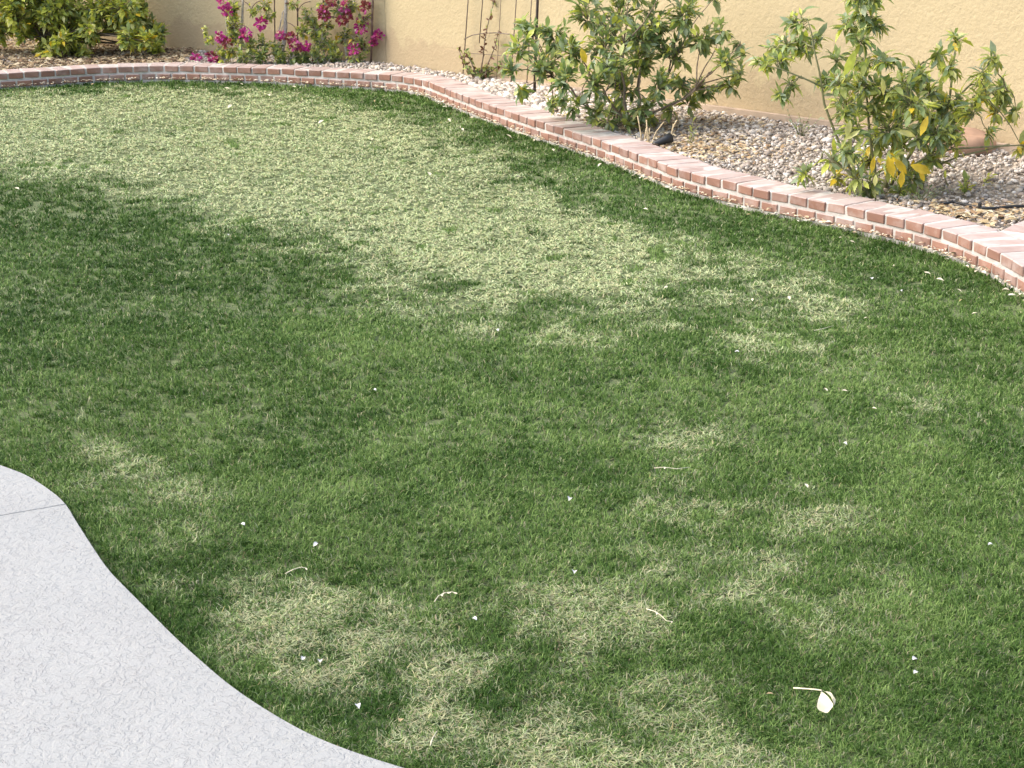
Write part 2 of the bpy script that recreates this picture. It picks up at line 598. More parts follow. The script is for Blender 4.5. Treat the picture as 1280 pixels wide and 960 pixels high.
PITCH_B = 0.1075
s = 0.03
while s < BLEN - 0.03:
    p, t, n = border_at(s)
    put_brick(border, bo, p, n, t, Z_TOP - BR_H / 2 + random.uniform(-.002, .002), BR_D / 2 + random.uniform(-.003, .003))
    p, t, n = border_at(s + PITCH_B * 0.47)
    put_brick(border, bo, p, n, t, Z_TOP - BR_H * 1.5 - 0.0135, BR_D / 2 + 0.001 + random.uniform(-.002, .002))
    s += PITCH_B
mb = MB()
prof = [(0.0075, -0.05), (0.0065, Z_TOP - 0.006), (0.012, Z_TOP - 0.0012), (BR_D - 0.012, Z_TOP - 0.0012), (BR_D - 0.005, Z_TOP - 0.006), (BR_D - 0.005, -0.05)]
idx = list(range(0, len(BORDER), 2))
vs, fs = [], []
for i in idx:
    for a, z in prof:
        vs.append((BORDER[i][0] + NRM[i][0] * a - bo.x, BORDER[i][1] + NRM[i][1] * a - bo.y, z + random.uniform(-.0012, .0012)))
k = len(prof)
for i in range(len(idx) - 1):
    for j in range(k - 1):
        fs.append((i * k + j, (i + 1) * k + j, (i + 1) * k + j + 1, i * k + j + 1))
mb.add(vs, fs)
mb.build("mortar", M['mortar'], border)

# ------------------------------------------------------------------ perimeter wall
WALL_H, WALL_T = 1.9, 0.2


def wall_run(name, a, b, z0, z1, front, back, mat, parent, org, d, cap=False):
    n = np.array([d[1], -d[0]])                # toward the lawn
    if (np.array([0, 5]) - a) @ n < 0: n = -n
    mb = MB()
    pts = [a + n * front, b + n * front, b - n * back, a - n * back]
    mb.add([(p[0] - org.x, p[1] - org.y, z) for z in (z0, z1) for p in pts],
           [(0, 1, 5, 4), (1, 2, 6, 5), (2, 3, 7, 6), (3, 0, 4, 7), (4, 5, 6, 7)])
    return mb.build(name, mat, parent)


org = Vector((CORNER[0], CORNER[1], 0))
wl = empty("garden_wall", org)
tag(wl, "tan stucco garden wall in shade behind the lime bush, left of the trellis", "wall")
nL = np.array([dL[1], -dL[0]])
wall_run("wall_face", WL_END, CORNER - dL * 0.003, -0.1, WALL_H, 0, WALL_T, M['stucco'], wl, org, dL)
wall_run("wall_cap", WL_END, CORNER - dL * 0.02, WALL_H + 0.003, WALL_H + 0.06, 0.02, WALL_T + 0.02, M['stucco'], wl, org, dL)
wr = empty("garden_wall", org)
tag(wr, "sunlit yellow stucco garden wall running along the gravel bed behind the citrus bushes", "wall")
wall_run("wall_face", CORNER, WR_END, -0.1, WALL_H, 0, WALL_T, M['stucco'], wr, org, dR)
wall_run("wall_cap", CORNER + dR * 0.05, WR_END, WALL_H + 0.003, WALL_H + 0.06, 0.02, WALL_T + 0.02, M['stucco'], wr, org, dR)
wall_run("footing", CORNER + dR * 1.0, WR_END, -0.1, Z_BED + 0.028, 0.045, -0.003, M['footing'], wr, org, dR)

# ------------------------------------------------------------------ planting bed: soil, gravel, litter
WALLPTS = np.array([CORNER - dL * t for t in np.linspace(6.5, 0, 60)] + [CORNER + dR * t for t in np.linspace(0.05, 11, 110)])


def wall_y(x):
    return np.interp(x, WALLPTS[:, 0], WALLPTS[:, 1])


def border_y(x):                                # rear edge of the border
    q = BORDER + NRM * (BR_D + 0.004)
    return np.interp(x, q[:, 0], q[:, 1])


def bed_z(x, y):
    return Z_BED + 0.010 * np.sin(x * 2.3 + 1) * np.cos(y * 1.9) + 0.006 * np.sin(x * 5.1 + y * 4.3)


xs = np.linspace(BORDER[0][0] - 0.5, BORDER[-1][0] + 4.0, 140)
NT = 14
vs, fs = [], []
for x in xs:
    y0 = border_y(x) - 0.03
    y1 = max(wall_y(x), y0 + 0.2) + 0.05
    for j in range(NT + 1):
        y = y0 + (y1 - y0) * j / NT
        vs.append((x, y, bed_z(x, y) - 0.008 - (0.02 if j == 0 else 0)))
for i in range(len(xs) - 1):
    for j in range(NT):
        a = i * (NT + 1) + j
        fs.append((a, a + NT + 1, a + NT + 2, a + 1))
mb = MB()
mb.add(vs, fs)
tag(mb.build("planting_bed", M['soil'], smooth=True), kind="structure")

ICO_V, ICO_F = None, None
bm = bmesh.new()
bmesh.ops.create_icosphere(bm, subdivisions=1, radius=1.0)
ICO_V = np.array([v.co[:] for v in bm.verts])
ICO_F = np.array([[v.index for v in f.verts] for f in bm.faces])
bm.free()


def in_frame(x, y, z, m=60):
    px, py = project(x, y, z)
    return (px > -m) & (px < 1280 + m) & (py > -m) & (py < 960 + m)


# brick path at the far right end of the bed
path_o = G(1262, 291, Z_TOP)


def in_path(x, y):
    a = G(1246, 290, Z_TOP); b = G(1290, 270, Z_TOP)
    d = (b - a).to_2d().normalized()
    return ((x - a.x) * d.y - (y - a.y) * d.x) > -0.02


def make_gravel():
    n = 48000
    x = rng.uniform(BORDER[0][0], BORDER[-1][0] + 1.2, n)
    y0, y1 = border_y(x), wall_y(x)
    y = y0 + 0.012 + (y1 - y0 - 0.03) * rng.random(n)
    # keep density even: accept in proportion to the local depth of the bed
    keep = rng.random(n) < np.clip((y1 - y0) / 1.7, 0, 1)
    keep &= in_frame(x, y, Z_BED) & (y1 > y0 + .05)
    keep &= ~in_path(x, y)
    # leafy, nearly bare soil below the left bush
    px, py = project(x, y, Z_BED)
    keep &= ~((px < 230) & (rng.random(n) < 0.75))
    x, y, px = x[keep], y[keep], px[keep]
    n = len(x)
    big = np.exp(-((px - 650) / 120) ** 2)
    sz = rng.lognormal(np.log(0.0082), 0.38, n) * (1 + 0.55 * big)
    sz = np.clip(sz, 0.005, 0.026)
    R = rng.normal(size=(n, 4))
    R /= np.linalg.norm(R, axis=1)[:, None]
    w, a, b, c = R.T
    rot = np.stack([np.stack([1 - 2 * (b * b + c * c), 2 * (a * b - c * w), 2 * (a * c + b * w)], -1),
                    np.stack([2 * (a * b + c * w), 1 - 2 * (a * a + c * c), 2 * (b * c - a * w)], -1),
                    np.stack([2 * (a * c - b * w), 2 * (b * c + a * w), 1 - 2 * (a * a + b * b)], -1)], 1)
    V = ICO_V[None] * rng.uniform(0.65, 1.25, (n, len(ICO_V), 1))
    V = V * (sz[:, None] * np.stack([rng.uniform(.9, 1.5, n), rng.uniform(.8, 1.2, n), rng.uniform(.5, .85, n)], 1))[:, None, :]
    V = np.einsum('nij,nkj->nki', rot, V)
    V[:, :, 2] *= 0.75
    V += np.stack([x, y, bed_z(x, y) + sz * 0.25 + rng.uniform(-.003, .008, n)], 1)[:, None, :]
    pal = np.array([[.62, .58, .52], [.50, .46, .41], [.36, .32, .28], [.58, .50, .40], [.44, .37, .31], [.75, .73, .69], [.33, .29, .25]])
    pr = np.array([.22, .2, .16, .14, .12, .10, .06])
    ci = rng.choice(len(pal), n, p=pr)
    col = pal[ci] * rng.uniform(.82, 1.12, (n, 1)) * (1 + 0.35 * big)[:, None]
    col = np.clip(col * np.array([.82, .81, .79]), 0, .85)
    C = np.ones((n, len(ICO_V), 4))
    C[:, :, :3] = col[:, None, :]
    F = ICO_F[None] + (np.arange(n) * len(ICO_V))[:, None, None]
    o = fast_mesh("gravel", V.reshape(-1, 3), F.reshape(-1, 3), M['stone'], C.reshape(-1, 4))
    tag(o, "pale grey and tan gravel covering the bed behind the brick border", "gravel", kind="stuff")
    print("gravel", n)


make_gravel()


def scatter_litter(name, label, pos, size, pal, lift=0.004, cat="leaf litter"):
    """small curled dead leaves: 4 triangles each, one mass"""
    n = len(pos)
    L = size * rng.uniform(.6, 1.4, n)
    W = L * rng.uniform(.22, .5, n)
    az = rng.uniform(0, 2 * np.pi, n)
    curl = rng.uniform(-.1, .35, n) * L
    tilt = rng.normal(0, .25, n)
    base = np.array([[-.5, 0, 0], [-.1, .5, 1], [-.1, -.5, 1], [.25, .42, .7], [.25, -.42, .7], [.55, 0, .1]])
    V = np.zeros((n, 6, 3))
    lx = base[None, :, 0] * L[:, None]
    ly = base[None, :, 1] * W[:, None]
    V[:, :, 0] = lx * np.cos(az)[:, None] - ly * np.sin(az)[:, None]
    V[:, :, 1] = lx * np.sin(az)[:, None] + ly * np.cos(az)[:, None]
    V[:, :, 2] = np.abs(base[None, :, 2] * curl[:, None] * .6) + ly * tilt[:, None] + np.abs(ly * .3)
    V += pos[:, None, :]
    V[:, :, 2] += lift
    T = np.array([[0, 2, 1], [1, 2, 4], [1, 4, 3], [3, 4, 5]])
    F = T[None] + (np.arange(n) * 6)[:, None, None]
    C = np.ones((n, 6, 4))
    C[:, :, :3] = (np.array(pal)[rng.integers(0, len(pal), n)] * rng.uniform(.75, 1.15, (n, 1)))[:, None, :]
    o = fast_mesh(name, V.reshape(-1, 3), F.reshape(-1, 3), M['litter'], C.reshape(-1, 4))
    return tag(o, label, cat, kind="stuff")


pal_litter = [(.34, .25, .15), (.44, .34, .21), (.25, .17, .11), (.52, .43, .28), (.60, .52, .36), (.18, .13, .09)]
n = 5200
x = rng.uniform(BORDER[0][0], G(235, 75, Z_BED).x, n)
y = border_y(x) + 0.01 + (wall_y(x) - border_y(x) - .02) * rng.random(n)
scatter_litter("leaf_litter", "brown dead leaves covering the soil under the lime bush", np.stack([x, y, bed_z(x, y) + rng.uniform(0, .012, n)], 1), 0.05, pal_litter)

pal_tan = [(.60, .50, .31), (.52, .40, .22), (.68, .60, .42), (.42, .30, .17), (.36, .24, .14)]
c = G(855, 190, Z_BED)
n = 900
x = c.x + rng.normal(0, .26, n)
y = c.y + rng.normal(.05, .22, n)
k = (y > border_y(x) + .01) & (y < wall_y(x))
scatter_litter("leaf_litter", "straw coloured dead leaves and bits around the black spotlight", np.stack([x, y, bed_z(x, y) + rng.uniform(.004, .016, n)], 1)[k], 0.034, pal_tan)
c = G(1205, 272, Z_BED)
n = 700
x = c.x + rng.normal(0, .26, n)
y = c.y + rng.normal(0, .13, n)
k = (y > border_y(x) + .01) & ~in_path(x, y)
scatter_litter("leaf_litter", "straw coloured dead leaves beside the black drip hose", np.stack([x, y, bed_z(x, y) + rng.uniform(.006, .018, n)], 1)[k], 0.034, pal_tan)
c = G(800, 160, Z_BED)
n = 800
x = c.x + rng.normal(0, .34, n)
y = c.y + rng.normal(.12, .2, n)
k = (y > border_y(x) + .01) & (y < wall_y(x) - .03)
scatter_litter("leaf_litter", "greyish brown dead leaves and bits under the dense centre bush", np.stack([x, y, bed_z(x, y) + rng.uniform(.004, .016, n)], 1)[k], 0.036, pal_litter)
# crumbs swept against the foot of the border
n = 1200
s_ = rng.uniform(0.3, BLEN - .3, n)
dn = np.abs(rng.normal(0, .035, n)) + .004
i_ = (s_ / .02).astype(int)
pos = np.stack([BORDER[i_, 0] - NRM[i_, 0] * dn, BORDER[i_, 1] - NRM[i_, 1] * dn, .027 + rng.uniform(0, .008, n)], 1)
scatter_litter("leaf_litter", "pale leaf crumbs gathered along the foot of the brick border", pos, 0.024, [(.74, .66, .50), (.66, .56, .38), (.55, .43, .27), (.78, .74, .62)])

# ------------------------------------------------------------------ artificial turf
GX0, GX1, GY0, GY1, GR = -7.0, 6.0, 1.5, 15.5, 0.02
gw, gh = int((GX1 - GX0) / GR), int((GY1 - GY0) / GR)
gx, gy = np.meshgrid(GX0 + (np.arange(gw) + .5) * GR, GY0 + (np.arange(gh) + .5) * GR)
fy, fx = np.fft.fftfreq(gh)[:, None], np.fft.rfftfreq(gw)[None, :]


def blur(a, sig_m):
    s2 = (sig_m / GR) ** 2
    return np.fft.irfft2(np.fft.rfft2(a) * np.exp(-2 * np.pi ** 2 * s2 * (fx ** 2 + fy ** 2)), s=a.shape)


def gnoise(sig_m):
    a = blur(rng_field.normal(size=(gh, gw)), sig_m)
    return a / a.std()


def inside(poly):
    r = np.zeros((gh, gw), bool)
    n = len(poly)
    for i in range(n):
        (x1, y1), (x2, y2) = poly[i], poly[(i + 1) % n]
        if y1 == y2: continue
        c = ((y1 > gy) != (y2 > gy)) & (gx < (x2 - x1) * (gy - y1) / (y2 - y1) + x1)
        r ^= c
    return r


def ground_poly(px):
    return [tuple(G(x, y, .02)[:2]) for x, y in px]


worn_sheen_patches = [   # outline on the lawn (surveyed), strength, softness
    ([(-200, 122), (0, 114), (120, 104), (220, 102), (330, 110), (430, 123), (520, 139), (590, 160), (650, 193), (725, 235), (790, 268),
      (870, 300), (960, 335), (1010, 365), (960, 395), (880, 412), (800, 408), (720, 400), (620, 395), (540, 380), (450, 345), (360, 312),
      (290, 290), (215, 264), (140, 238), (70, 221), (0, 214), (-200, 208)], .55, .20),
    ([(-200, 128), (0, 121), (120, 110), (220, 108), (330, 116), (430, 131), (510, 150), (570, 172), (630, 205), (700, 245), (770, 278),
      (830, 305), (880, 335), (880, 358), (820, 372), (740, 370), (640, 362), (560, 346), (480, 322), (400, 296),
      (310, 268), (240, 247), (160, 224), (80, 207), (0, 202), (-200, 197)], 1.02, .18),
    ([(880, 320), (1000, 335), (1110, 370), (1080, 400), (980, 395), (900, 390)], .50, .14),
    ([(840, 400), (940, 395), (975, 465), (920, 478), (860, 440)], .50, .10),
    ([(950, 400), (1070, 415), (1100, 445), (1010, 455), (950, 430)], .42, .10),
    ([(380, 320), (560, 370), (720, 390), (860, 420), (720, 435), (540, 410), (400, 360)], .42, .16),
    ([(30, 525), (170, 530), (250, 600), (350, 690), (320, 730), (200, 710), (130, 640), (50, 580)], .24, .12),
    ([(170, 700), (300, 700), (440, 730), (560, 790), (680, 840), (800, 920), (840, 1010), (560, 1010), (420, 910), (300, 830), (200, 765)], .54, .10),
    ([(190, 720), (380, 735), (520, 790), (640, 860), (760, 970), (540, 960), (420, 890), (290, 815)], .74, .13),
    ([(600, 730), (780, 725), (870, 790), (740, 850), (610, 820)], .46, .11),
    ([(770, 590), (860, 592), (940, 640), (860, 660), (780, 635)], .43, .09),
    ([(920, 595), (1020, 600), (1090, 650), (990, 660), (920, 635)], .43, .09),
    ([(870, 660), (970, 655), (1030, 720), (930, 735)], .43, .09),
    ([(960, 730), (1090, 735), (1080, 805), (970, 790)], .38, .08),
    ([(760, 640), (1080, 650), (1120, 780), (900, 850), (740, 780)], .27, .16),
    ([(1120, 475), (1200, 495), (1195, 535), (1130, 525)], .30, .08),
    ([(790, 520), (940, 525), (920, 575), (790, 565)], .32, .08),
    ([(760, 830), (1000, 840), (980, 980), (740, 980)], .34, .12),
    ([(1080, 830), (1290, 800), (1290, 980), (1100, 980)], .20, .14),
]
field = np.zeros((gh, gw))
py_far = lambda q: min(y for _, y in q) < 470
for pxs, w_, sg in worn_sheen_patches:
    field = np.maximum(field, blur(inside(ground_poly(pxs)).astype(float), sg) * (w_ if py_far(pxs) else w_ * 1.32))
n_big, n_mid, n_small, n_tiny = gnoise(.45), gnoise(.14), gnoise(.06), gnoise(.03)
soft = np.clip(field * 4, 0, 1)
worn = field + (.05 * n_mid + .10 * n_small + .17 * n_tiny) * soft + .03 * n_mid + .02 * n_small  # flattened pile; also sets how much sheen the fibre colours carry
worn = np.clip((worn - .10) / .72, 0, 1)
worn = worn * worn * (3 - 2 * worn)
worn *= np.clip(1 - np.clip(n_tiny + .5 * n_small - 1.7, 0, 1) * 1.5, 0, 1)     # tufts that still stand up in worn areas
# distance to the patio edge and to the border: there the pile stands upright
pe = np.zeros((gh, gw))
b_y = np.interp(gx, BORDER[:, 0], BORDER[:, 1])
bor = blur((gy > b_y).astype(float), .12)
worn *= np.clip(1 - bor * 2.2, 0, 1)
p_y = np.interp(gx, PATIO[:, 0], PATIO[:, 1], left=PATIO[0][1] + .3, right=-5)
pat = blur((gy < p_y).astype(float), .05)
worn *= np.clip(1 - pat * 2.6, 0, 1)
edge_patio = np.clip(pat * 2.2, 0, 1)
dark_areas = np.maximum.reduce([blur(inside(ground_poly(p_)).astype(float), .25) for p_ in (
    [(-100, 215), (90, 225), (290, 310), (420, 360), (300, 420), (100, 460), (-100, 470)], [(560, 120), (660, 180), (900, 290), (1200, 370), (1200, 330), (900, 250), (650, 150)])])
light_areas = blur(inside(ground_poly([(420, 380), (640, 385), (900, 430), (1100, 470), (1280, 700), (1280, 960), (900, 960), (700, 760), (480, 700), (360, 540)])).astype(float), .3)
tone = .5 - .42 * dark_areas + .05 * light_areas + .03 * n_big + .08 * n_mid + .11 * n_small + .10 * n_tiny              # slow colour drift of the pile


def make_turf():
    xs_, ys_ = [], []
    NB = 8                                               # fibres in a tuft
    # rows of decreasing density with distance
    for (ya, yb, rho) in ((2.35, 3.3, 86000), (3.3, 4.3, 58000), (4.3, 5.6, 32000), (5.6, 7.2, 19000), (7.2, 9.5, 11500), (9.5, 12.2, 8500), (12.2, 14.6, 7000)):
        hw = (yb * 0.345) + .12
        n = int((yb - ya) * 2 * hw * rho / NB)
        xx = rng.uniform(-hw, hw, n)
        yy = rng.uniform(ya, yb, n)
        k = np.abs(xx) < yy * .345 + .1
        xs_.append(xx[k]); ys_.append(yy[k])
    x, y = np.concatenate(xs_), np.concatenate(ys_)
    tl = rng.normal(0, .38, (len(x), 2))                 # lean of each tuft
    tb = rng.normal(0, 1, len(x))                        # shade of each tuft
    x, y, tl, tb = np.repeat(x, NB), np.repeat(y, NB), np.repeat(tl, NB, 0), np.repeat(tb, NB)
    spread = .0045 + .0007 * y
    x = x + rng.normal(0, 1, len(x)) * spread
    y = y + rng.normal(0, 1, len(y)) * spread
    by = np.interp(x, BORDER[:, 0], BORDER[:, 1])
    py_ = np.interp(x, PATIO[:, 0], PATIO[:, 1], left=PATIO[0][1], right=-5)
    # signed clearance to the patio edge
    dpat = y - py_
    slope = np.interp(x, PATIO[:, 0], np.abs(np.gradient(PATIO[:, 1], PATIO[:, 0])), right=0)
    dpat = dpat / np.sqrt(1 + slope ** 2)
    k = (y < by - .004) & (dpat > .012)
    x, y, dpat, tl, tb = x[k], y[k], dpat[k], tl[k], tb[k]
    n = len(x)
    ix = np.clip(((x - GX0) / GR).astype(int), 0, gw - 1)
    iy = np.clip(((y - GY0) / GR).astype(int), 0, gh - 1)
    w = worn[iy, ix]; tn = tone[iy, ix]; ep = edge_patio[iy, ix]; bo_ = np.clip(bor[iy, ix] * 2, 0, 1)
    dist = np.hypot(y, CAM_H)
    ppm = FPX * .8 / dist
    wid = np.maximum(.0019, .9 / ppm) * rng.uniform(.75, 1.25, n)
    L = .0245 * rng.uniform(.6, 1.25, n) * (1 - .1 * w) * (1 + .45 * bo_)
    # fibres leave the backing in tufts: every tuft has a lean of its own and its fibres splay and curl over
    sw = np.stack([np.cos(n_big[iy, ix] * 2.0), np.sin(n_big[iy, ix] * 2.0)], 1) * .22
    d1 = np.zeros((n, 3))
    d1[:, :2] = tl + sw + rng.normal(0, .60, (n, 2)) * (1 + 1.0 * w)[:, None] + tl * (1.4 * w)[:, None]
    d1[:, 2] = 1.0 - .62 * w
    d1 /= np.linalg.norm(d1, axis=1)[:, None]
    d2 = d1 * .8
    d2[:, :2] += rng.normal(0, .85, (n, 2)) + tl * .5
    d2[:, 2] -= rng.uniform(0, .75, n) * (1 + .3 * w)
    d2 /= np.linalg.norm(d2, axis=1)[:, None]
    tw = rng.uniform(0, np.pi, n)
    sd_ = np.stack([np.cos(tw), np.sin(tw)], 1)
    hd = d1[:, :2] / (np.linalg.norm(d1[:, :2], axis=1)[:, None] + 1e-6)
    sd_ = sd_ * .45 + np.stack([-hd[:, 1], hd[:, 0]], 1)
    sd_ = sd_ / np.linalg.norm(sd_, axis=1)[:, None] * (wid / 2)[:, None]
    l1, l2 = L * .55, L * .45
    mid = d1 * l1[:, None]
    tip = mid + d2 * l2[:, None]
    z0 = rng.uniform(-.002, .003, n) + w * rng.uniform(0, .012, n)
    tip[:, 2] = np.maximum(tip[:, 2], .004)
    V = np.zeros((n, 5, 3))
    V[:, 0, :2] = -sd_; V[:, 1, :2] = sd_
    V[:, 2] = mid; V[:, 3] = mid
    V[:, 2, :2] -= sd_ * .85; V[:, 3, :2] += sd_ * .85
    V[:, 4] = tip
    V[:, :, 0] += x[:, None]; V[:, :, 1] += y[:, None]; V[:, :, 2] += z0[:, None]
    T = np.array([[0, 1, 3], [0, 3, 2], [2, 3, 4]])
    F = T[None] + (np.arange(n) * 5)[:, None, None]
    # fibre colours: three greens, plus straw thatch and painted-in sheen where the pile is laid over
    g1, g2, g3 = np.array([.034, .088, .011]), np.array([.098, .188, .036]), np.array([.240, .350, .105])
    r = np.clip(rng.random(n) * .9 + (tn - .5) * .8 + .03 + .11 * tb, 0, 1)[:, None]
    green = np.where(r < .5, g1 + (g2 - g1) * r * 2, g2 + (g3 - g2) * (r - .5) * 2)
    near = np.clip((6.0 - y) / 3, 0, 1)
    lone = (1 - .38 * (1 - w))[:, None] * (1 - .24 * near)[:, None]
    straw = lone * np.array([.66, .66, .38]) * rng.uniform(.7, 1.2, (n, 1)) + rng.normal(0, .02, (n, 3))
    sheen_green = lone * np.array([.57, .67, .36]) * rng.uniform(.75, 1.2, (n, 1))
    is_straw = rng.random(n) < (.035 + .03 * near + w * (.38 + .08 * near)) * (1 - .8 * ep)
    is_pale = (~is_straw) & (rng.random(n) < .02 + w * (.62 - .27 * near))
    col = np.where(is_straw[:, None], straw, np.where(is_pale[:, None], sheen_green, green))
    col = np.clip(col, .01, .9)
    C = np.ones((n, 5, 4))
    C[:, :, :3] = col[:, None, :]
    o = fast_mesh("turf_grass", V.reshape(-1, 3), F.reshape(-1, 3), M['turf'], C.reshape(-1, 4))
    tag(o, "green artificial turf lawn with pale worn and flattened patches, sheen painted in", "grass", kind="stuff")
    print("blades", n)


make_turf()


# ------------------------------------------------------------------ leaves and shrubs
def leaf_geo(L, W, fold=.25, arch=.25, blunt=.5, seed=0):
    """a leaf along +Y, upper side +Z: midrib fold and a drooping tip, 10 triangles"""
    r = random.Random(seed)
    st = [(0.0, .04), (.28, .62 + .2 * (1 - blunt)), (.62, .80 + .25 * blunt), (1.0, .0)]
    vs, fs = [], []
    bendx = r.uniform(-.06, .06)
    for t, w in st:
        hw = w * W / 2
        y, z = t * L, -arch * L * t * t + .05 * L * t
        x = bendx * L * t * t
        if hw < 1e-4: vs.append((x, y, z))
        else:
            vs += [(x - hw, y, z + fold * hw), (x, y, z), (x + hw, y, z + fold * hw * r.uniform(.7, 1.3))]
    for k in (0, 3):
        fs += [(k, k + 1, k + 4, k + 3), (k + 1, k + 2, k + 5, k + 4)]
    fs += [(6, 7, 9), (7, 8, 9)]
    return vs, fs


def leaf_frame(pos, d, up, scale=1.0):
    d = d.normalized()
    x = d.cross(up)
    if x.length < 1e-4: x = d.orthogonal()
    x.normalize()
    z = x.cross(d)
    m = Matrix((x, d, z)).transposed().to_4x4() * scale
    m[3][3] = 1
    return Matrix.Translation(pos) @ m


def rvec(r=random):
    while True:
        v = Vector((r.uniform(-1, 1), r.uniform(-1, 1), r.uniform(-1, 1)))
        if .05 < v.length < 1: return v


class Shrub:
    """empty + stems + up to 300 single leaves + the remaining foliage as one part"""

    def __init__(self, name, label, cat, base, shapes, mats, bark, seed, group=None, leafname="leaf"):
        self.rnd = random.Random(seed)
        self.base = Vector(base)
        self.root = tag(empty(name, base), label, cat, group)
        self.mats = mats                                   # list of material keys
        self.meshes = {}
        shapes = list(shapes) + [(a[0] * .9, a[1] * .7, .6, .75, a[4]) for a in shapes[:2]] + [(a[0] * 1.05, a[1] * .95, .1, -.05, a[4]) for a in shapes[:1]]
        self.shapes = [leaf_geo(*a, seed=i + seed) for i, a in enumerate(shapes)]
        self.wood = MB()
        self.leaves = []                                   # (matrix, shape, mat)
        self.bark = bark
        self.leafname = leafname

    def stem(self, a, b, r0, r1, sag=.1, seg=6, wob=.02):
        a, b = Vector(a), Vector(b)
        m = (a + b) / 2 + Vector((0, 0, sag * (b - a).length)) + rvec(self.rnd) * wob * 3
        pts = []
        for k in range(seg + 1):
            t = k / seg
            p = a * (1 - t) ** 2 + m * 2 * t * (1 - t) + b * t * t
            if 0 < k < seg: p += rvec(self.rnd) * wob
            pts.append(p)
        self.wood.tube([p - self.base for p in pts], [r0 + (r1 - r0) * k / seg for k in range(seg + 1)], 5)
        return pts

    def leaf(self, pos, d, up, scale, mat):
        self.leaves.append((leaf_frame(pos - self.base, d, up, scale), self.rnd.randrange(len(self.shapes)), mat))

    def twig(self, a, b, n, weights, size=1.0, r=.0022, droop=.2, splay=.9):
        R = self.rnd
        pts = self.stem(a, b, r, r * .5, .08, 3, .006)
        ax = (pts[-1] - pts[-2]).normalized()
        ph = R.uniform(0, 6)
        for k in range(n):
            t = 1 - .92 * (k / max(1, n - 1)) if n > 1 else 1
            i = min(2, int(t * 3 - 1e-6)); f = t * 3 - i
            p = pts[i].lerp(pts[i + 1], f)
            ph += 2.4
            o = ax.orthogonal().normalized()
            side = (Matrix.Rotation(ph, 3, ax) @ o)
            d = ax * R.uniform(.5, 1.25) * (1.5 if k == 0 else 1) + side * splay * R.uniform(.35, .95) + Vector((0, 0, -droop * R.uniform(0, 1.4)))
            up = Vector((0, 0, 1)) + rvec(R) * .75
            self.leaf(p, d, up, size * R.choice((R.uniform(.42, .8), R.uniform(.75, 1.25), R.uniform(.8, 1.2))), R.choices(range(len(self.mats)), weights)[0])

    def clump(self, c, r, twigs, nleaf, weights, size=1.0, src=None, up=.35, droop=.2, rad=.0035, fl=1.0):
        """a branch to c that splits into leafy twigs filling a ball of radius r"""
        R = self.rnd
        c = Vector(c)
        s0 = Vector(src) if src is not None else self.base
        self.stem(s0, c, rad * 1.8, rad * .7, .10, 6, .012)
        for _ in range(twigs):
            v = rvec(R).normalized() * (R.uniform(.3, 1.0) ** .6) * r
            v.y *= fl
            b = c + v
            a = c + v * .15 + Vector((0, 0, -.25 * r))
            b2 = b + Vector((0, 0, up * r * .35))
            self.twig(a, b2, R.randint(max(2, nleaf - 2), nleaf + 2), weights, size, droop=droop)

    def finish(self, maxsep=300, smooth=True):
        if self.wood.v: self.wood.build("stem", M[self.bark], self.root, smooth=True)
        sc = []
        for i, (m, sh, mt) in enumerate(self.leaves):
            p = m.translation + self.base
            px, py = project(p.x, p.y, p.z)
            vis = -10 < px < 1290 and -10 < py < 960
            z = m.col[2].to_3d().normalized()
            ln = m.col[1].to_3d().length
            face = abs(z.dot((p - Vector((0, 0, CAM_H))).normalized())) * .6 + .4
            sc.append((-(ln * face / p.length) * (1 if vis else .01) * (1 - .35 * (p.y - self.base.y)), i))
        sc.sort()
        sep = set(i for _, i in sc[:maxsep])
        rest = MB()
        for i, (m, sh, mt) in enumerate(self.leaves):
            if i in sep:
                key = (sh, mt)
                if key not in self.meshes:
                    b = MB(); b.add(*self.shapes[sh])
                    self.meshes[key] = b.mesh(self.leafname, M[self.mats[mt]], True)
                o = link(bpy.data.objects.new(self.leafname, self.meshes[key]))
                o.parent = self.root
                o.matrix_basis = m
            else:
                vs, fs = self.shapes[sh]
                rest.add([m @ Vector(v) for v in vs], fs, mt)
        if rest.v:
            tag(rest.build("foliage", [M[k] for k in self.mats], self.root, smooth), kind="stuff")


def bedz(p):
    return Vector((p.x, p.y, float(bed_z(p.x, p.y)) - .01))


# ---- lime green bush at the left end of the bed
b0 = bedz(G(70, 66, Z_BED))
sh = Shrub("lime_bush", "large dense lime green bush with rounded leaves against the shaded wall", "bush", b0,
           [(.062, .034, .2, .25, .9), (.055, .030, .25, .35, .8), (.068, .036, .15, .15, .9)],
           ['L_dark', 'L_mid', 'L_olive', 'L_lime', 'L_pale', 'L_yellow'], 'bark', 3)
spots = [(-40, 0, 40), (-10, 25, 26), (20, 18, 28), (5, 40, 14), (50, 8, 34), (45, 32, 20), (70, 40, 16), (85, 18, 30), (80, 52, 14), (62, 62, 11), (50, 68, 7), (95, 64, 9), (105, 68, 8),
         (110, 35, 16), (120, 10, 28), (135, 30, 18), (150, 8, 24), (155, 32, 20), (168, 45, 15), (175, 25, 18), (185, 52, 13), (190, 38, 14), (196, 62, 9), (200, 45, 10),
         (172, 5, 16), (-60, 40, 30), (20, -30, 38), (80, -32, 40), (140, -25, 30), (-40, -50, 45), (40, -80, 45), (110, -75, 40), (0, -120, 45), (70, -125, 45), (-90, -10, 45), (-90, -80, 45), (130, -120, 30), (130, -160, 40), (60, -200, 50), (-40, -190, 50), (90, -250, 50), (40, -300, 50)]  # the highest, unseen clumps are added to shade the left wall
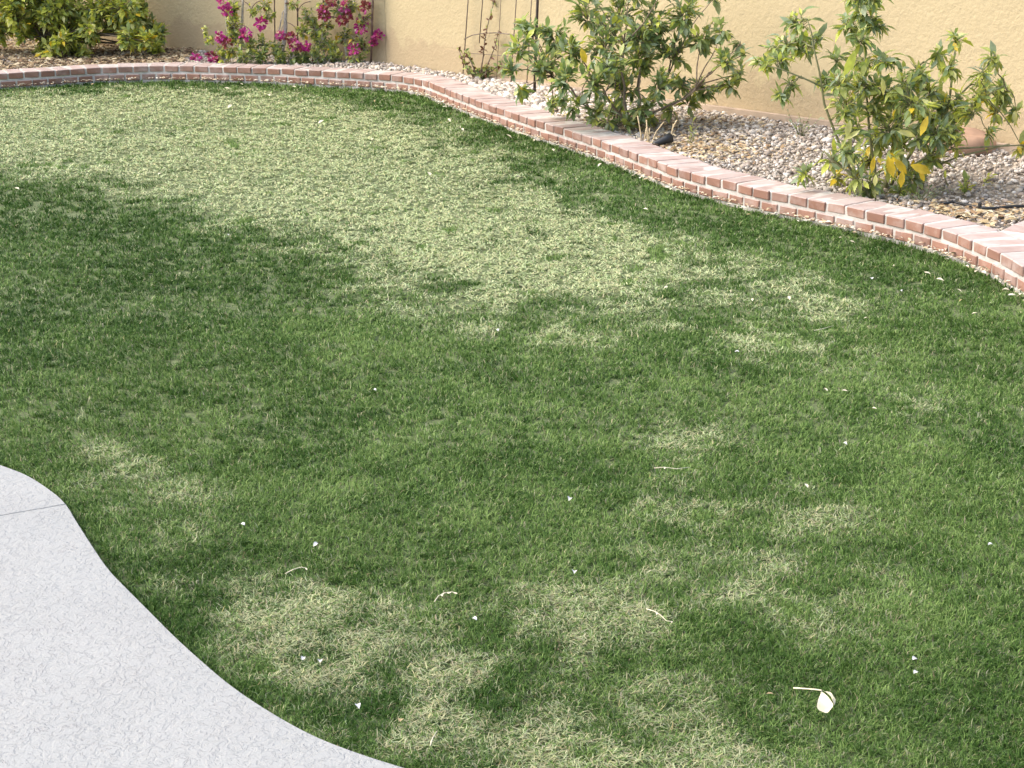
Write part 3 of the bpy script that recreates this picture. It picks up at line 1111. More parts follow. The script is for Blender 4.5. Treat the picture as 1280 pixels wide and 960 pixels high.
spots += [(30, 30, 18), (60, 25, 20), (100, 28, 18), (75, 5, 26), (15, 5, 24), (130, 18, 18), (165, 20, 16), (75, 58, 15), (62, 64, 11), (95, 66, 11), (88, 66, 10), (60, 55, 10), (108, 50, 9), (180, 60, 10), (160, 48, 10), (30, 45, 9), (120, 45, 8)]
for (px, py, r) in spots:
    Y = b0.y + sh.rnd.uniform(-.32, .12) - (0.10 if py > 45 else 0)
    c = Pt(px, py, Y)
    rm = r * Y / FPX
    inframe = py > -40
    w = [.03, .11, .24, .42, .18, .02] if py < 40 else [.03, .10, .22, .42, .20, .03]
    if 145 < px < 200 and 15 < py < 60: w = [.10, .20, .22, .24, .14, .10]
    sh.clump(c, rm, int((32 if inframe else 10) * (r / 22) ** 1.5) + 3, 8 if inframe else 6, w, 1.0 if inframe else 2.0, src=b0 + Vector((sh.rnd.uniform(-.1, .1), 0, .1)), rad=.006, droop=.1)
for (px, py) in ((60, 55), (80, 50), (72, 30), (180, 62), (176, 40)):
    sh.stem(bedz(G(px + 5, 72, Z_BED)), Pt(px, py - 20, b0.y), .014, .007, .05, 6, .02)
sh.finish()

# ---- centre citrus bush
b1 = bedz(G(782, 163, Z_BED))
sh = Shrub("citrus_bush", "dense dark green citrus bush beside the dark metal pole", "bush", b1,
           [(.078, .036, .3, .25, .45), (.068, .030, .35, .4, .4), (.085, .040, .25, .3, .5), (.060, .034, .2, .2, .8)],
           ['L_dark', 'L_mid', 'L_grey', 'L_olive', 'L_lime', 'L_pale', 'L_yellow'], 'bark', 21)
spots = [(650, 62, 17), (640, 88, 12), (668, 42, 17), (695, 45, 22), (680, 80, 26), (715, 62, 22), (650, 112, 9), (735, 20, 22), (705, 100, 18),
         (775, 12, 30), (815, 28, 30), (855, 15, 28), (755, 55, 30), (795, 72, 34), (840, 65, 28), (780, 108, 28), (742, 105, 22), (822, 108, 20), (878, 48, 22),
         (880, 112, 17), (903, 38, 10), (905, 78, 14), (913, 105, 14), (925, 92, 10), (925, 55, 7), (860, 128, 13), (790, -25, 32), (850, -30, 30), (730, -15, 18), (895, -5, 12),
         (690, 130, 9), (722, 132, 11), (745, 140, 11), (770, 138, 15), (800, 136, 15), (765, 85, 20), (835, 140, 8), (655, 32, 6), (800, 45, 24), (705, 125, 6), (930, 68, 5), (760, 150, 10), (785, 154, 11), (742, 150, 8), (812, 148, 9), (800, 156, 8), (850, 108, 12)]
main = [b1 + Vector((sh.rnd.uniform(-.12, .12), sh.rnd.uniform(-.08, .08), 0)) for _ in range(7)]
forks = []
for m_, (px, py) in zip(main, ((690, 95), (735, 90), (770, 95), (800, 90), (835, 95), (870, 112), (780, 60))):
    f_ = Pt(px, py, b1.y + sh.rnd.uniform(-.12, .15))
    sh.stem(m_, f_, .010, .005, .05, 7, .02)
    forks.append((px, py, f_))
for (px, py, r) in spots:
    Y = b1.y + sh.rnd.uniform(-.28, .28)
    c = Pt(px, py, Y)
    src = min(forks, key=lambda q: (q[0] - px) ** 2 + (q[1] - py - 20) ** 2)[2]
    core = max(0, 1 - math.hypot((px - 780) / 130, (py - 85) / 70))
    w = [.16 + .2 * core, .28, .27, .16, .09, .05, .003]
    sh.clump(c, r * Y / FPX, int(12.5 * (r / 18) ** 1.6) + 3, 7, w, .80, src=src, rad=.0026, droop=.15, up=.5)
# one yellow leaf in the crown
sh.leaf(Pt(726, 60, b1.y - .33), Vector((.35, -.2, -1)), Vector((0, -1, .3)), 1.1, 6)
sh.leaf(Pt(746, 78, b1.y - .33), Vector((.05, -.2, -1)), Vector((0, -1, .4)), .85, 5)
sh.finish()

# ---- right citrus bush, sparse, with yellowing leaves
b2 = bedz(G(1096, 243, Z_BED))
sh = Shrub("citrus_bush", "sparse spindly citrus bush with many yellowing leaves, right of the pale gravel", "bush", b2,
           [(.088, .036, .3, .25, .35), (.078, .032, .35, .4, .3), (.095, .042, .25, .35, .45), (.060, .026, .2, .2, .4)],
           ['L_dark', 'L_mid', 'L_grey', 'L_olive', 'L_lime', 'L_pale', 'L_yellow'], 'greenbark', 33)
Yb = b2.y
trunk = {}
for key, pts_, r0 in (('a', [(1082, 240), (1052, 190), (1030, 130), (1020, 75), (1010, 25)], .0075), ('b', [(1098, 240), (1090, 180), (1083, 110), (1078, 20)], .008),
                      ('c', [(1105, 240), (1120, 170), (1135, 110), (1150, 80)], .011), ('d', [(1150, 245), (1165, 195), (1185, 130), (1196, 50)], .010),
                      ('e', [(1110, 240), (1150, 170), (1200, 120), (1240, 75)], .009), ('f', [(1092, 240), (1060, 215), (1030, 190)], .009), ('g', [(1150, 205), (1195, 150), (1255, 105)], .007)):
    yy = Yb + {'a': -.05, 'b': 0, 'c': .1, 'd': .12, 'e': .15, 'f': -.1, 'g': .05}[key]
    P_ = [Pt(x, y, yy) for x, y in pts_]
    if key not in 'g': P_[0] = bedz(P_[0])
    sm = [P_[0]]
    for a_, b_ in zip(P_, P_[1:]):
        for t in (.33, .66, 1): sm.append(a_.lerp(b_, t) + rvec(sh.rnd) * .006)
    sh.wood.tube([p - sh.base for p in sm], [r0 * (1 - .7 * i / len(sm)) for i in range(len(sm))], 6)
    trunk[key] = sm
run = [Pt(*q, Yb - .05) for q in ((1135, 210), (1160, 195), (1190, 186), (1240, 183), (1285, 181))]
sh.wood.tube([p - sh.base for p in run], [.006, .005, .0045, .004, .003], 5)
run2 = [Pt(*q, Yb - .02) for q in ((1175, 205), (1200, 195), (1230, 188), (1262, 180))]
sh.wood.tube([p - sh.base for p in run2], [.005, .0045, .004, .003], 5)
run3 = [Pt(*q, Yb - .08) for q in ((1035, 112), (1005, 98), (975, 86), (948, 80))]
sh.wood.tube([p - sh.base for p in run3], [.005, .004, .0035, .0025], 5)
alln = [p for v in trunk.values() for p in v]
Gn, Yl, Mx = [.08, .22, .28, .22, .13, .07, .0], [.02, .10, .05, .20, .24, .24, .15], [.05, .18, .18, .25, .20, .12, .02]
spots = [(1000, 28, 14, 5, Gn), (985, 55, 14, 5, Gn), (1003, 60, 15, 6, Mx), (968, 60, 10, 3, Gn), (975, 75, 9, 3, Mx), (955, 80, 8, 3, Mx), (1020, 50, 10, 3, Gn), (978, 120, 8, 3, Gn), (988, 105, 5, 2, Gn),
         (1078, 12, 18, 8, Gn), (1072, -8, 16, 6, Gn), (1092, -2, 14, 5, Gn), (1080, -25, 12, 4, Gn), (1062, 32, 14, 5, Gn), (1090, 30, 15, 6, Gn), (1075, 50, 12, 4, Gn), (1080, 72, 13, 5, Mx), (1105, 75, 11, 4, Gn), (1045, 75, 8, 2, Gn),
         (1050, 105, 16, 6, Gn), (1080, 105, 18, 7, Mx), (1105, 112, 20, 8, Mx), (1130, 105, 20, 8, Mx), (1150, 90, 16, 6, Mx), (1160, 112, 18, 7, Mx), (1120, 140, 20, 9, Mx), (1150, 145, 20, 9, Gn), (1090, 140, 18, 7, Mx),
         (1055, 140, 12, 4, Mx), (1065, 165, 14, 5, Mx), (1095, 172, 16, 6, Mx), (1125, 178, 15, 5, Yl), (1112, 205, 12, 4, Yl), (1085, 200, 11, 4, Yl), (1135, 212, 10, 3, Yl), (1060, 190, 12, 4, Gn), (1040, 200, 10, 3, Mx),
         (1195, 50, 8, 3, Mx), (1188, 85, 9, 3, Mx), (1172, 70, 8, 3, Gn), (1240, 72, 8, 4, Mx), (1228, 90, 6, 2, Mx), (1252, 112, 9, 5, Mx), (1222, 120, 13, 5, Mx), (1245, 142, 10, 4, Yl), (1215, 140, 12, 4, Mx), (1270, 140, 6, 2, Gn),
         (1185, 130, 14, 5, Gn), (1195, 160, 13, 5, Mx), (1170, 165, 15, 6, Gn), (1150, 175, 14, 5, Gn), (1278, 185, 5, 2, Yl), (1235, 165, 8, 2, Mx), (1090, 232, 9, 4, Gn), (1108, 236, 8, 3, Gn), (1125, 238, 8, 3, Gn), (1045, 222, 6, 2, Yl), (1003, 219, 5, 2, Mx), (1140, 125, 26, 9, Mx), (1175, 145, 24, 8, Mx), (1110, 160, 24, 8, Mx), (1205, 132, 18, 6, Mx), (1232, 105, 13, 4, Mx), (1060, 128, 20, 6, Mx), (1030, 100, 11, 3, Gn), (1187, 178, 17, 5, Mx), (1140, 222, 14, 4, Gn), (1072, 222, 12, 4, Mx), (1250, 125, 10, 3, Mx), (1165, 200, 12, 4, Mx)]
for (px, py, r, tw, w) in spots:
    Y = Yb + sh.rnd.uniform(-.2, .22)
    c = Pt(px, py, Y)
    src = min(alln + run3, key=lambda q: (q - c).length)
    sh.clump(c, r * Y / FPX * 1.05, int(tw * 3.0) + 2, 4, w, .70, src=src, rad=.0022, droop=.45, up=.3)
for (px, py, dx, dz, mt, sz) in ((1063, 150, -.2, -1, 5, 1.0), (1075, 163, -.9, -.5, 5, .95), (1121, 164, 1, -.15, 5, 1.15), (1160, 145, -.4, -1, 6, 1.0), (1110, 195, .3, -1, 6, 1.15), (1118, 198, .7, -.8, 6, 1.2),
                                 (1093, 195, -.15, -1, 6, 1.1), (1128, 213, -.05, -1, 6, 1.0), (1095, 218, -.1, -1, 5, .9), (1138, 206, 1, -.35, 6, 1.1), (1150, 213, .4, -1, 6, .9), (1102, 97, .3, -1, 5, 1), (1068, 63, -.3, -1, 4, 1.3)):
    sh.leaf(Pt(px, py, Yb - .27), Vector((dx, -.15, dz)), Vector((sh.rnd.uniform(-.3, .3), -1, .25)), sz, mt)
sh.finish()


# ---- small weeds and shoots in the gravel
def shoot(name, label, cat, px, py, h, n, nl, mats, w, size, seed, shapes, group=None, spread=.08):
    b = bedz(G(px, py, Z_BED))
    s_ = Shrub(name, label, cat, b, shapes, mats, 'greenbark', seed, group)
    for k in range(n):
        a = s_.rnd.uniform(0, 6.28)
        e = b + Vector((math.cos(a) * spread * s_.rnd.uniform(.3, 1), math.sin(a) * spread * s_.rnd.uniform(.3, 1), h * s_.rnd.uniform(.55, 1)))
        s_.twig(b + rvec(s_.rnd) * .008, e, nl, w, size, .002, .1)
    s_.finish(40)


LS = [(.060, .026, .3, .3, .4), (.050, .022, .3, .2, .4)]
shoot("citrus_shoot", "low bright lime green shoot in the gravel just above the drip hose", "seedling", 1206, 240, .085, 4, 5, ['L_mid', 'L_lime', 'L_pale'], [.25, .55, .2], .95, 51, LS, spread=.06)
shoot("citrus_shoot", "bright yellow green shoot standing right of the low lime one", "seedling", 1229, 232, .075, 3, 4, ['L_lime', 'L_pale'], [.65, .35], .9, 52, LS, spread=.05)
shoot("citrus_shoot", "pale two-leaved shoot left of the low lime green shoots", "seedling", 1186, 232, .10, 2, 3, ['L_lime', 'L_pale'], [.5, .5], .9, 53, LS, spread=.05)
SS = [(.030, .010, .2, .3, .3), (.024, .012, .2, .2, .5)]
shoot("weed", "small grey green weed in the gravel left of the sparse citrus bush", "weed", 1000, 172, .16, 7, 7, ['L_grey', 'L_mid'], [.6, .4], 1.0, 54, SS, spread=.12)
shoot("weed", "low feathery grey green weed at the foot of the sparse citrus bush", "weed", 1150, 252, .08, 10, 8, ['L_grey', 'L_mid', 'L_dark'], [.6, .25, .15], .8, 55, SS, spread=.13)
shoot("weed", "thin green weed under the right side of the centre bush", "weed", 862, 180, .13, 4, 5, ['L_mid', 'L_olive'], [.5, .5], 1.1, 56, SS, spread=.05)

def PtWall(px, py, off, c_=cR, d2=dR):
    n2 = np.array([d2[1], -d2[0]])
    if (np.array([0, 5]) - c_) @ n2 < 0: n2 = -n2
    q = c_ + n2 * off
    d = ray(px, py)
    t = float(n2 @ q) / float(n2[0] * d.x + n2[1] * d.y)
    return Vector((0, 0, CAM_H)) + d * t


# ---- small bougainvillea on the thin wire trellis
b3 = bedz(G(598, 101, Z_BED))
sh = Shrub("young_bougainvillea", "scraggly young bougainvillea with small reddish brown leaves on thin wires", "vine", b3,
           [(.030, .020, .2, .2, .6), (.024, .014, .2, .3, .5)], ['L_brown', 'L_olive', 'L_mid', 'L_dark'], 'bark', 61)
Y3 = b3.y - .03
for path_, nl, w in (([(600, 99), (600, 93), (596, 86)], 20, [.15, .5, .3, .05]), ([(601, 99), (608, 90), (606, 82)], 20, [.1, .5, .35, .05]), ([(600, 98), (604, 70), (606, 50), (610, 30), (616, 8), (620, -15)], 22, [.7, .2, .1, 0]), ([(600, 98), (612, 75), (620, 55), (623, 38)], 14, [.6, .3, .1, 0]),
                     ([(597, 98), (586, 88), (578, 75), (573, 60)], 18, [.6, .3, .1, 0]), ([(596, 98), (590, 80), (584, 68), (580, 62)], 14, [.5, .3, .2, 0]),
                     ([(602, 98), (618, 86), (632, 76)], 14, [.3, .4, .3, 0]), ([(600, 99), (605, 92), (612, 84)], 14, [.1, .5, .3, .1]), ([(598, 99), (592, 93), (583, 86)], 14, [.2, .4, .3, .1]), ([(599, 100), (606, 95), (616, 92)], 12, [.2, .4, .3, .1])):
    P_ = [Pt(x, y, Y3 + sh.rnd.uniform(-.05, .05)) for x, y in path_]
    P_[0] = b3 + rvec(sh.rnd) * .01
    sh.wood.tube([p - b3 for p in P_], [.005 * (1 - .7 * i / len(P_)) for i in range(len(P_))], 5)
    for k in range(int(nl * 1.9)):
        t = sh.rnd.uniform(.12, 1) * (len(P_) - 1)
        i = min(int(t), len(P_) - 2)
        p = P_[i].lerp(P_[i + 1], t - i)
        sh.leaf(p, rvec(sh.rnd) + Vector((0, 0, .2)), Vector((0, -.4, 1)) + rvec(sh.rnd), sh.rnd.uniform(.8, 1.5), sh.rnd.choices(range(4), w)[0])
sh.finish()

tr = empty("wire_trellis", bedz(G(590, 96, Z_BED)))
tag(tr, "thin wire trellis of upright rods against the sunlit wall", "trellis")
Yt = tr.location.y + .06


def rod(parent, name, pts, r, mat, sides=6):
    m_ = MB()
    m_.tube([Vector(p) - parent.location for p in pts], r, sides)
    return m_.build(name, M[mat], parent, smooth=True)


for (xa, xb, yb) in ((585, 578, 97), (605, 599, 54), (645, 638, 100), (664, 658, 100), (626, 620, 100)):
    top_ = PtWall(xa + (xa - xb) * .9, -90, .05)
    bot = PtWall(xb, yb, .05)
    if yb > 90: bot.z = .06
    rod(tr, "rod", [bot, top_], (.0042 if xb == 578 else .0034) if xb != 620 else .002, 'wire')
rod(tr, "hoop", [PtWall(x, y, .058) for x, y in ((580, 49), (590, 44), (604, 41.5), (620, 41), (640, 43), (660, 48))], .0034, 'wire')
rod(tr, "hoop", [PtWall(x, y, .058) for x, y in ((582, 66), (600, 67.5), (620, 69), (640, 70.5), (661, 73))], .0022, 'wire')

# ---- dark metal pole in the centre bush
pb = bedz(G(667.5, 122, Z_BED))
pole = empty("metal_pole", pb)
tag(pole, "slim dark bronze metal pole rising through the centre citrus bush", "pole")
tp = Pt(672, 0, pb.y + .02) - pb
u_ = tp.normalized()
m_ = MB(); m_.tube([Vector((0, 0, -.08)), u_ * .3, u_ * 1.75], .0088, 10); m_.build("shaft", M['pole'], pole, smooth=True)
m_ = MB(); m_.tube([u_ * .01, u_ * .018, u_ * .05, u_ * .058], [.011, .0135, .0135, .010], 10); m_.build("collar", M['pole'], pole)
m_ = MB(); m_.tube([u_ * 1.75, u_ * 1.76, u_ * 1.785, u_ * 1.80], [.011, .014, .012, .004], 10); m_.build("finial", M['pole'], pole, smooth=True)

# ---- bougainvillea on the iron trellis
tb_ = bedz(G(372, 77.5, Z_BED))
tl_ = empty("iron_trellis", tb_)
tag(tl_, "rusty iron trellis with curled scrolls holding the flowering bougainvillea", "trellis")
Yi = tb_.y + .05


def post(xa, xb, r=.006, yb=80, mat='iron'):
    f_ = lambda a, b: min(PtWall(a, b, .07), PtWall(a, b, .07, cL, dL), key=lambda p: p.y)
    bot = f_(xb, yb); bot.z = .05
    rod(tl_, "post", [bot, f_(xa, 0), f_(xa + (xa - xb) * .9, -70)], r, mat)


post(466, 463, .0085); post(283, 284, .008); post(372, 372, .006); post(404, 405, .005); post(343, 344, .005)


def scroll(cx, cy, r, a0, a1):
    rod(tl_, "scroll", [min((PtWall(*q_, .085), PtWall(*q_, .085, cL, dL)), key=lambda p: p.y) for q_ in [(cx + r * math.cos(math.radians(a0 + (a1 - a0) * k / 9)), cy - r * math.sin(math.radians(a0 + (a1 - a0) * k / 9))) for k in range(10)]], .0036, 'iron', 5)


for a in ((388, 18, 16, 90, 185), (356, 18, 16, 90, -5), (420, 34, 14, 20, 160), (456, 12, 10, -100, 10), (456, 32, 10, 100, -10), (388, 44, 16, 90, 190), (356, 44, 16, 90, -10), (420, 8, 14, 200, 340), (300, 15, 14, 90, -30), (328, 15, 14, 90, 210), (300, 45, 14, 90, -30)):
    scroll(*a)

b4 = bedz(G(375, 79, Z_BED)); b4.y -= .0
sh = Shrub("bougainvillea", "bougainvillea with magenta flower clusters climbing the iron trellis", "vine", b4,
           [(.038, .026, .2, .2, .5), (.030, .022, .2, .3, .6), (.034, .016, .2, .3, .3)],
           ['L_dark', 'L_mid', 'L_olive', 'L_lime', 'L_pale', 'L_yellow', 'L_brown'], 'palewood', 71)
Yv = b4.y - .02
for (pts_, r0) in (([(433, 84), (432, 50), (436, 20), (450, -20)], .011), ([(350, 80), (356, 45), (357, 15), (356, -40)], .020), ([(352, 80), (346, 45), (352, 22), (358, 0)], .006), ([(348, 82), (350, 40), (356, 25)], .005),
                   ([(300, 82), (302, 50), (303, 20), (306, -40)], .014), ([(405, 82), (403, 40), (410, 0)], .007), ([(285, 80), (283, 40), (282, 0)], .006), ([(290, 72), (268, 55), (252, 36)], .003), ([(455, 80), (448, 45), (455, 5), (460, -30)], .006)):
    P_ = [Pt(x, y, Yv + sh.rnd.uniform(-.04, .04)) for x, y in pts_]
    if pts_[0][1] > 78: P_[0] = bedz(P_[0])
    sm = [P_[0]]
    for a_, b_ in zip(P_, P_[1:]):
        for t in (.25, .5, .75, 1): sm.append(a_.lerp(b_, t) + rvec(sh.rnd) * .008)
    sh.wood.tube([p - b4 for p in sm], [r0 * (1 - .5 * i / len(sm)) for i in range(len(sm))], 6)
Wl, Wg, Wd = [.06, .18, .30, .26, .15, .03, .02], [.18, .38, .28, .12, .04, 0, 0], [.22, .26, .24, .10, .06, .02, .10]
for (px, py, r, n, w) in ((290, 12, 10, 12, Wl), (292, 30, 10, 12, Wl), (294, 45, 9, 10, Wl), (290, 62, 10, 10, Wl), (262, 50, 6, 4, Wl), (256, 38, 4, 3, Wl), (275, 62, 7, 6, Wl), (278, 72, 7, 6, Wl), (335, 20, 8, 8, Wl), (320, 12, 7, 5, Wl), (330, 5, 8, 6, Wl),
                          (310, 60, 11, 12, Wg), (330, 55, 10, 10, Wg), (345, 62, 11, 12, Wg), (325, 70, 11, 14, Wg), (350, 74, 9, 12, Wg), (305, 72, 9, 10, Wg), (365, 70, 10, 10, Wg),
                          (385, 20, 10, 9, Wd), (395, 35, 10, 9, Wl), (378, 38, 9, 8, Wl), (400, 52, 12, 13, Wg), (415, 60, 11, 12, Wl), (395, 68, 12, 13, Wg), (420, 72, 9, 10, Wl), (380, 74, 10, 12, Wd), (410, 75, 9, 9, Wd), (445, 74, 8, 8, Wl), (455, 60, 9, 8, Wd), (430, 45, 9, 8, Wd), (448, 50, 9, 8, Wd), (455, 25, 8, 6, Wd), (440, 8, 9, 8, Wl), (425, 12, 8, 7, Wd), (405, 5, 9, 7, Wd), (365, 5, 6, 4, Wl), (410, 30, 8, 6, Wd),
                          (290, -20, 14, 8, Wl), (340, -20, 16, 9, Wl), (400, -22, 16, 9, Wd), (445, -20, 14, 8, Wd), (320, -50, 20, 9, Wl), (380, -55, 20, 9, Wl), (435, -50, 18, 8, Wd)):
    Y = Yv - sh.rnd.uniform(0, .16)
    c = Pt(px, py, Y)
    if c.z < .13: c.z = .13
    sh.clump(c, r * Y / FPX * 1.15, int(n * 2.1), 6, w, 1.0, src=c + Vector((sh.rnd.uniform(-.05, .05), .06, -.05)), rad=.0015, droop=.25, fl=.5)
sh.finish()


def blossom(px, py, rpx, mix, Y=None, z=None, n=16, seed=0):
    """a ball of papery bracts; a part of the bougainvillea (or a fallen one on its own)"""
    R = random.Random(seed)
    m_ = MB()
    g = leaf_geo(.026, .022, .35, -.1, .6, seed)
    rm = rpx * Yv / FPX
    for k in range(int(n * 3.2)):
        d = rvec(R).normalized()
        p = d * rm * R.uniform(.25, .8)
        fm = leaf_frame(p, d + rvec(R) * .8, d + rvec(R) * .6, R.uniform(.8, 1.3))
        m_.add([fm @ Vector(v) for v in g[0]], g[1], R.choices(range(4), mix)[0])
    return m_


FM = ['F_magenta', 'F_pink', 'F_faded', 'F_white']
Mg, Pk, Fd = [.62, .28, .06, .04], [.35, .52, .08, .05], [.10, .15, .72, .03]
for i, (px, py, r, mix) in enumerate(((279, 4, 7, Mg), (284, 14, 6, Pk), (275, 46, 5, Mg), (284, 53, 5, Fd), (307, 43, 8, Mg), (327, 30, 8, Mg), (350, 44, 5, Mg), (363, 47, 6, Fd), (368, 54, 8, Pk), (381, 58, 7, Mg),
                                      (427, 25, 7, Fd), (430, 8, 7, Pk), (434, 21, 6, Fd), (442, 61, 8, Mg), (451, 34, 8, Mg), (472, 45, 8, Mg), (466, 53, 4, Pk), (415, 1, 7, Fd), (457, 8, 6, Fd), (405, 20, 6, Fd), (452, 26, 4, Fd), (404, 12, 5, Fd), (300, -10, 8, Mg), (350, -25, 8, Mg), (445, -15, 8, Pk))):
    c = Pt(px, py, Yv - .14)
    o = blossom(px, py, r, mix, seed=200 + i).build("flower_cluster", [M[k] for k in FM], sh.root, smooth=False)
    o.location = c - b4
for i, (px, py, r, mix, lab) in enumerate(((245, 73, 6, Mg, "fallen magenta bougainvillea cluster lying alone by the brick border"), (264, 69, 5, Fd, "faded dark red bougainvillea cluster lying behind the pink one"), (269, 75.5, 5, Pk, "fallen pink bougainvillea cluster nearest the trellis foot"))):
    c = bedz(G(px, py, Z_BED + .02))
    o = blossom(px, py, r, mix, seed=300 + i).build("fallen_blossom", [M[k] for k in FM], None)
    o.location = c + Vector((0, 0, .035))
    o.scale = (1.25, 1.0, .8)
    tag(o, lab, "flower", "fallen bougainvillea blossoms")

# ---- dry stalks by the spotlight
b5 = bedz(G(812, 176, Z_BED))
st = empty("dry_stalks", b5)
tag(st, "tuft of dry straw coloured stalks growing beside the black spotlight", "dry plant")
for pts_ in ([(802, 177), (801, 168), (799, 155), (797, 145)], [(810, 180), (809, 165), (808, 150)], [(813, 180), (820, 165), (830, 152)], [(812, 180), (811, 170), (812, 160)], [(831, 184), (839, 170), (842, 155)], [(809, 180), (806, 172), (808, 160)], [(833, 186), (838, 178), (841, 160), (846, 150)]):
    rod(st, "stalk", [bedz(G(*pts_[0], Z_BED))] + [Pt(x, y, b5.y - .02) for x, y in pts_[1:]], .0038, 'dry', 5)

# ---- black garden spotlight
sp = bedz(G(826, 184, Z_BED))
spot = empty("garden_spotlight", sp)
tag(spot, "small black garden spotlight tilted in the gravel behind the brick border", "spotlight")
ax_ = Vector((.78, .28, .26)).normalized()
o0 = Vector((-.045, -.02, .028))
m_ = MB(); m_.tube([o0, o0 + ax_ * .012, o0 + ax_ * .075, o0 + ax_ * .11], [.010, .017, .022, .027], 12); m_.build("housing", M['black'], spot, smooth=True)
m_ = MB(); m_.tube([o0 + ax_ * .104, o0 + ax_ * .1125], [.023, .023], 12); m_.build("lens", M['lens'], spot)
m_ = MB(); m_.tube([Vector((.0, .0, -.05)), Vector((0, 0, .02)), o0 + ax_ * .06], [.006, .009, .009], 8); m_.build("stake", M['black'], spot, smooth=True)

# ---- black drip hose
hose_px = [(1176, 253), (1184, 254), (1190, 252), (1200, 254), (1212, 257), (1224, 259.5), (1238, 260.5), (1252, 259.5), (1265, 258), (1285, 257.5), (1320, 258), (1370, 262)]
hp = [G(x, y, Z_BED + .022) for x, y in hose_px]
m_ = MB(); m_.tube(hp, .0065, 8)
ho = m_.build("drip_hose", M['black'], None, smooth=True)
tag(ho, "black drip irrigation hose snaking over the gravel at the right edge", "hose")
m_ = MB(); e_ = hp[5]
m_.tube([e_ + Vector((0, 0, -.004)), e_ + Vector((.002, 0, .02)), e_ + Vector((.002, 0, .026))], [.008, .008, .004], 8)
m_.build("emitter", M['black'], ho)

# ---- brown boulder behind the sparse bush
rb = bedz(G(1205, 192, Z_BED))
rock = MB()
bm = bmesh.new()
bmesh.ops.create_icosphere(bm, subdivisions=3, radius=1.0)
R = random.Random(5)
ph_ = [(R.uniform(1, 3), rvec(R).normalized(), R.uniform(0, 6)) for _ in range(9)]
for v in bm.verts:
    d = v.co.normalized()
    k = 1 + sum(.06 * math.sin(f * 2.2 * d.dot(u) + p) for f, u, p in ph_)
    v.co = Vector((d.x * .20 * k, d.y * .13 * k, max(-.05, d.z * .085 * k)))
me = bpy.data.meshes.new("boulder"); bm.to_mesh(me); bm.free()
me.materials.append(M['rock'])
me.polygons.foreach_set("use_smooth", [True] * len(me.polygons))
o = link(bpy.data.objects.new("boulder", me)); o.location = rb + Vector((0, .1, .04))
tag(o, "low brown sandstone boulder half hidden behind the sparse citrus bush", "rock")

# ---- brick path at the right edge
pa, pb2 = G(1246, 290, Z_TOP), G(1290, 270, Z_TOP)
d_ = (pb2 - pa).to_2d().normalized()
n_ = Vector((d_.y, -d_.x))
path = tag(empty("brick_path", (pa.x, pa.y, 0)), kind="structure")
po = path.location.copy()
m_ = MB()
corners = [pa.to_2d() - d_ * .06 + n_ * .0, pa.to_2d() + d_ * 1.6 + n_ * .0, pa.to_2d() + d_ * 1.6 + n_ * 1.1, pa.to_2d() - d_ * .06 + n_ * 1.1]
m_.add([(c.x - po.x, c.y - po.y, z) for z in (0, Z_TOP - .003) for c in corners], [(0, 1, 5, 4), (1, 2, 6, 5), (2, 3, 7, 6), (3, 0, 4, 7), (4, 5, 6, 7)])
m_.build("mortar", M['mortar'], path)
for i in range(9):
    for j in range(5):
        c = pa.to_2d() + d_ * (.0 + .107 * i * 1.0) + n_ * (.105 + .212 * j)
        q = np.array([c.x, c.y])
        dd = BORDER - q
        kk = int(np.argmin((dd ** 2).sum(1)))
        if (q - BORDER[kk]) @ NRM[kk] < .32: continue
        put_brick(path, po, (c.x, c.y), np.array([0, 0]), (d_.x, d_.y), Z_TOP - BR_H / 2 + .001, 0)

# ------------------------------------------------------------------ single scraps lying on the turf
ZG = .033


def scrap_mesh(L, W, mat, seed, curl=.3):
    g = leaf_geo(L, W, .5, curl, .5, seed)
    m_ = MB(); m_.add(*g)
    return m_.mesh("scrap", M[mat], True)


def put_scrap(name, px, py, mesh, label, cat, group=None, ang=None, z=ZG, scale=1.0, tilt=.15):
    o = link(bpy.data.objects.new(name, mesh))
    p = G(px, py, z)
    o.location = p
    o.rotation_euler = (random.uniform(-tilt, tilt), random.uniform(-tilt, tilt), random.uniform(0, 6.28) if ang is None else math.radians(ang))
    o.scale = (scale,) * 3
    return tag(o, label, cat, group)


# the big curled leaf near the camera
lp = G(1030, 872, ZG)
lf = empty("fallen_leaf", lp)
tag(lf, "large curled cream dead leaf with a long stalk on the turf", "leaf")


def curled(L, W, cup, arch, tip=.5):
    """a dead leaf blade as a fine grid: cupped across, arched along, with a wavy margin"""
    m_ = MB()
    NU, NV = 10, 6
    vs, fs = [], []
    for i in range(NU + 1):
        t = i / NU
        w = W * .5 * math.sin(math.pi * min(1, t * .92 + .05) ** tip) * (.9 + .1 * math.sin(t * 9))
        for j in range(NV + 1):
            a = (j / NV - .5) * 2
            an = a * cup * (.6 + .6 * t)
            x = w * math.sin(an) / max(.3, cup) * 1.0
            z = w * (1 - math.cos(an)) / max(.3, cup) + arch * L * math.sin(math.pi * t) * .5 + .03 * L * math.sin(t * 11 + a * 2) * abs(a)
            vs.append((x, t * L, z))
    for i in range(NU):
        for j in range(NV):
            a = i * (NV + 1) + j
            fs.append((a, a + 1, a + NV + 2, a + NV + 1))
    m_.add(vs, fs)
    return m_


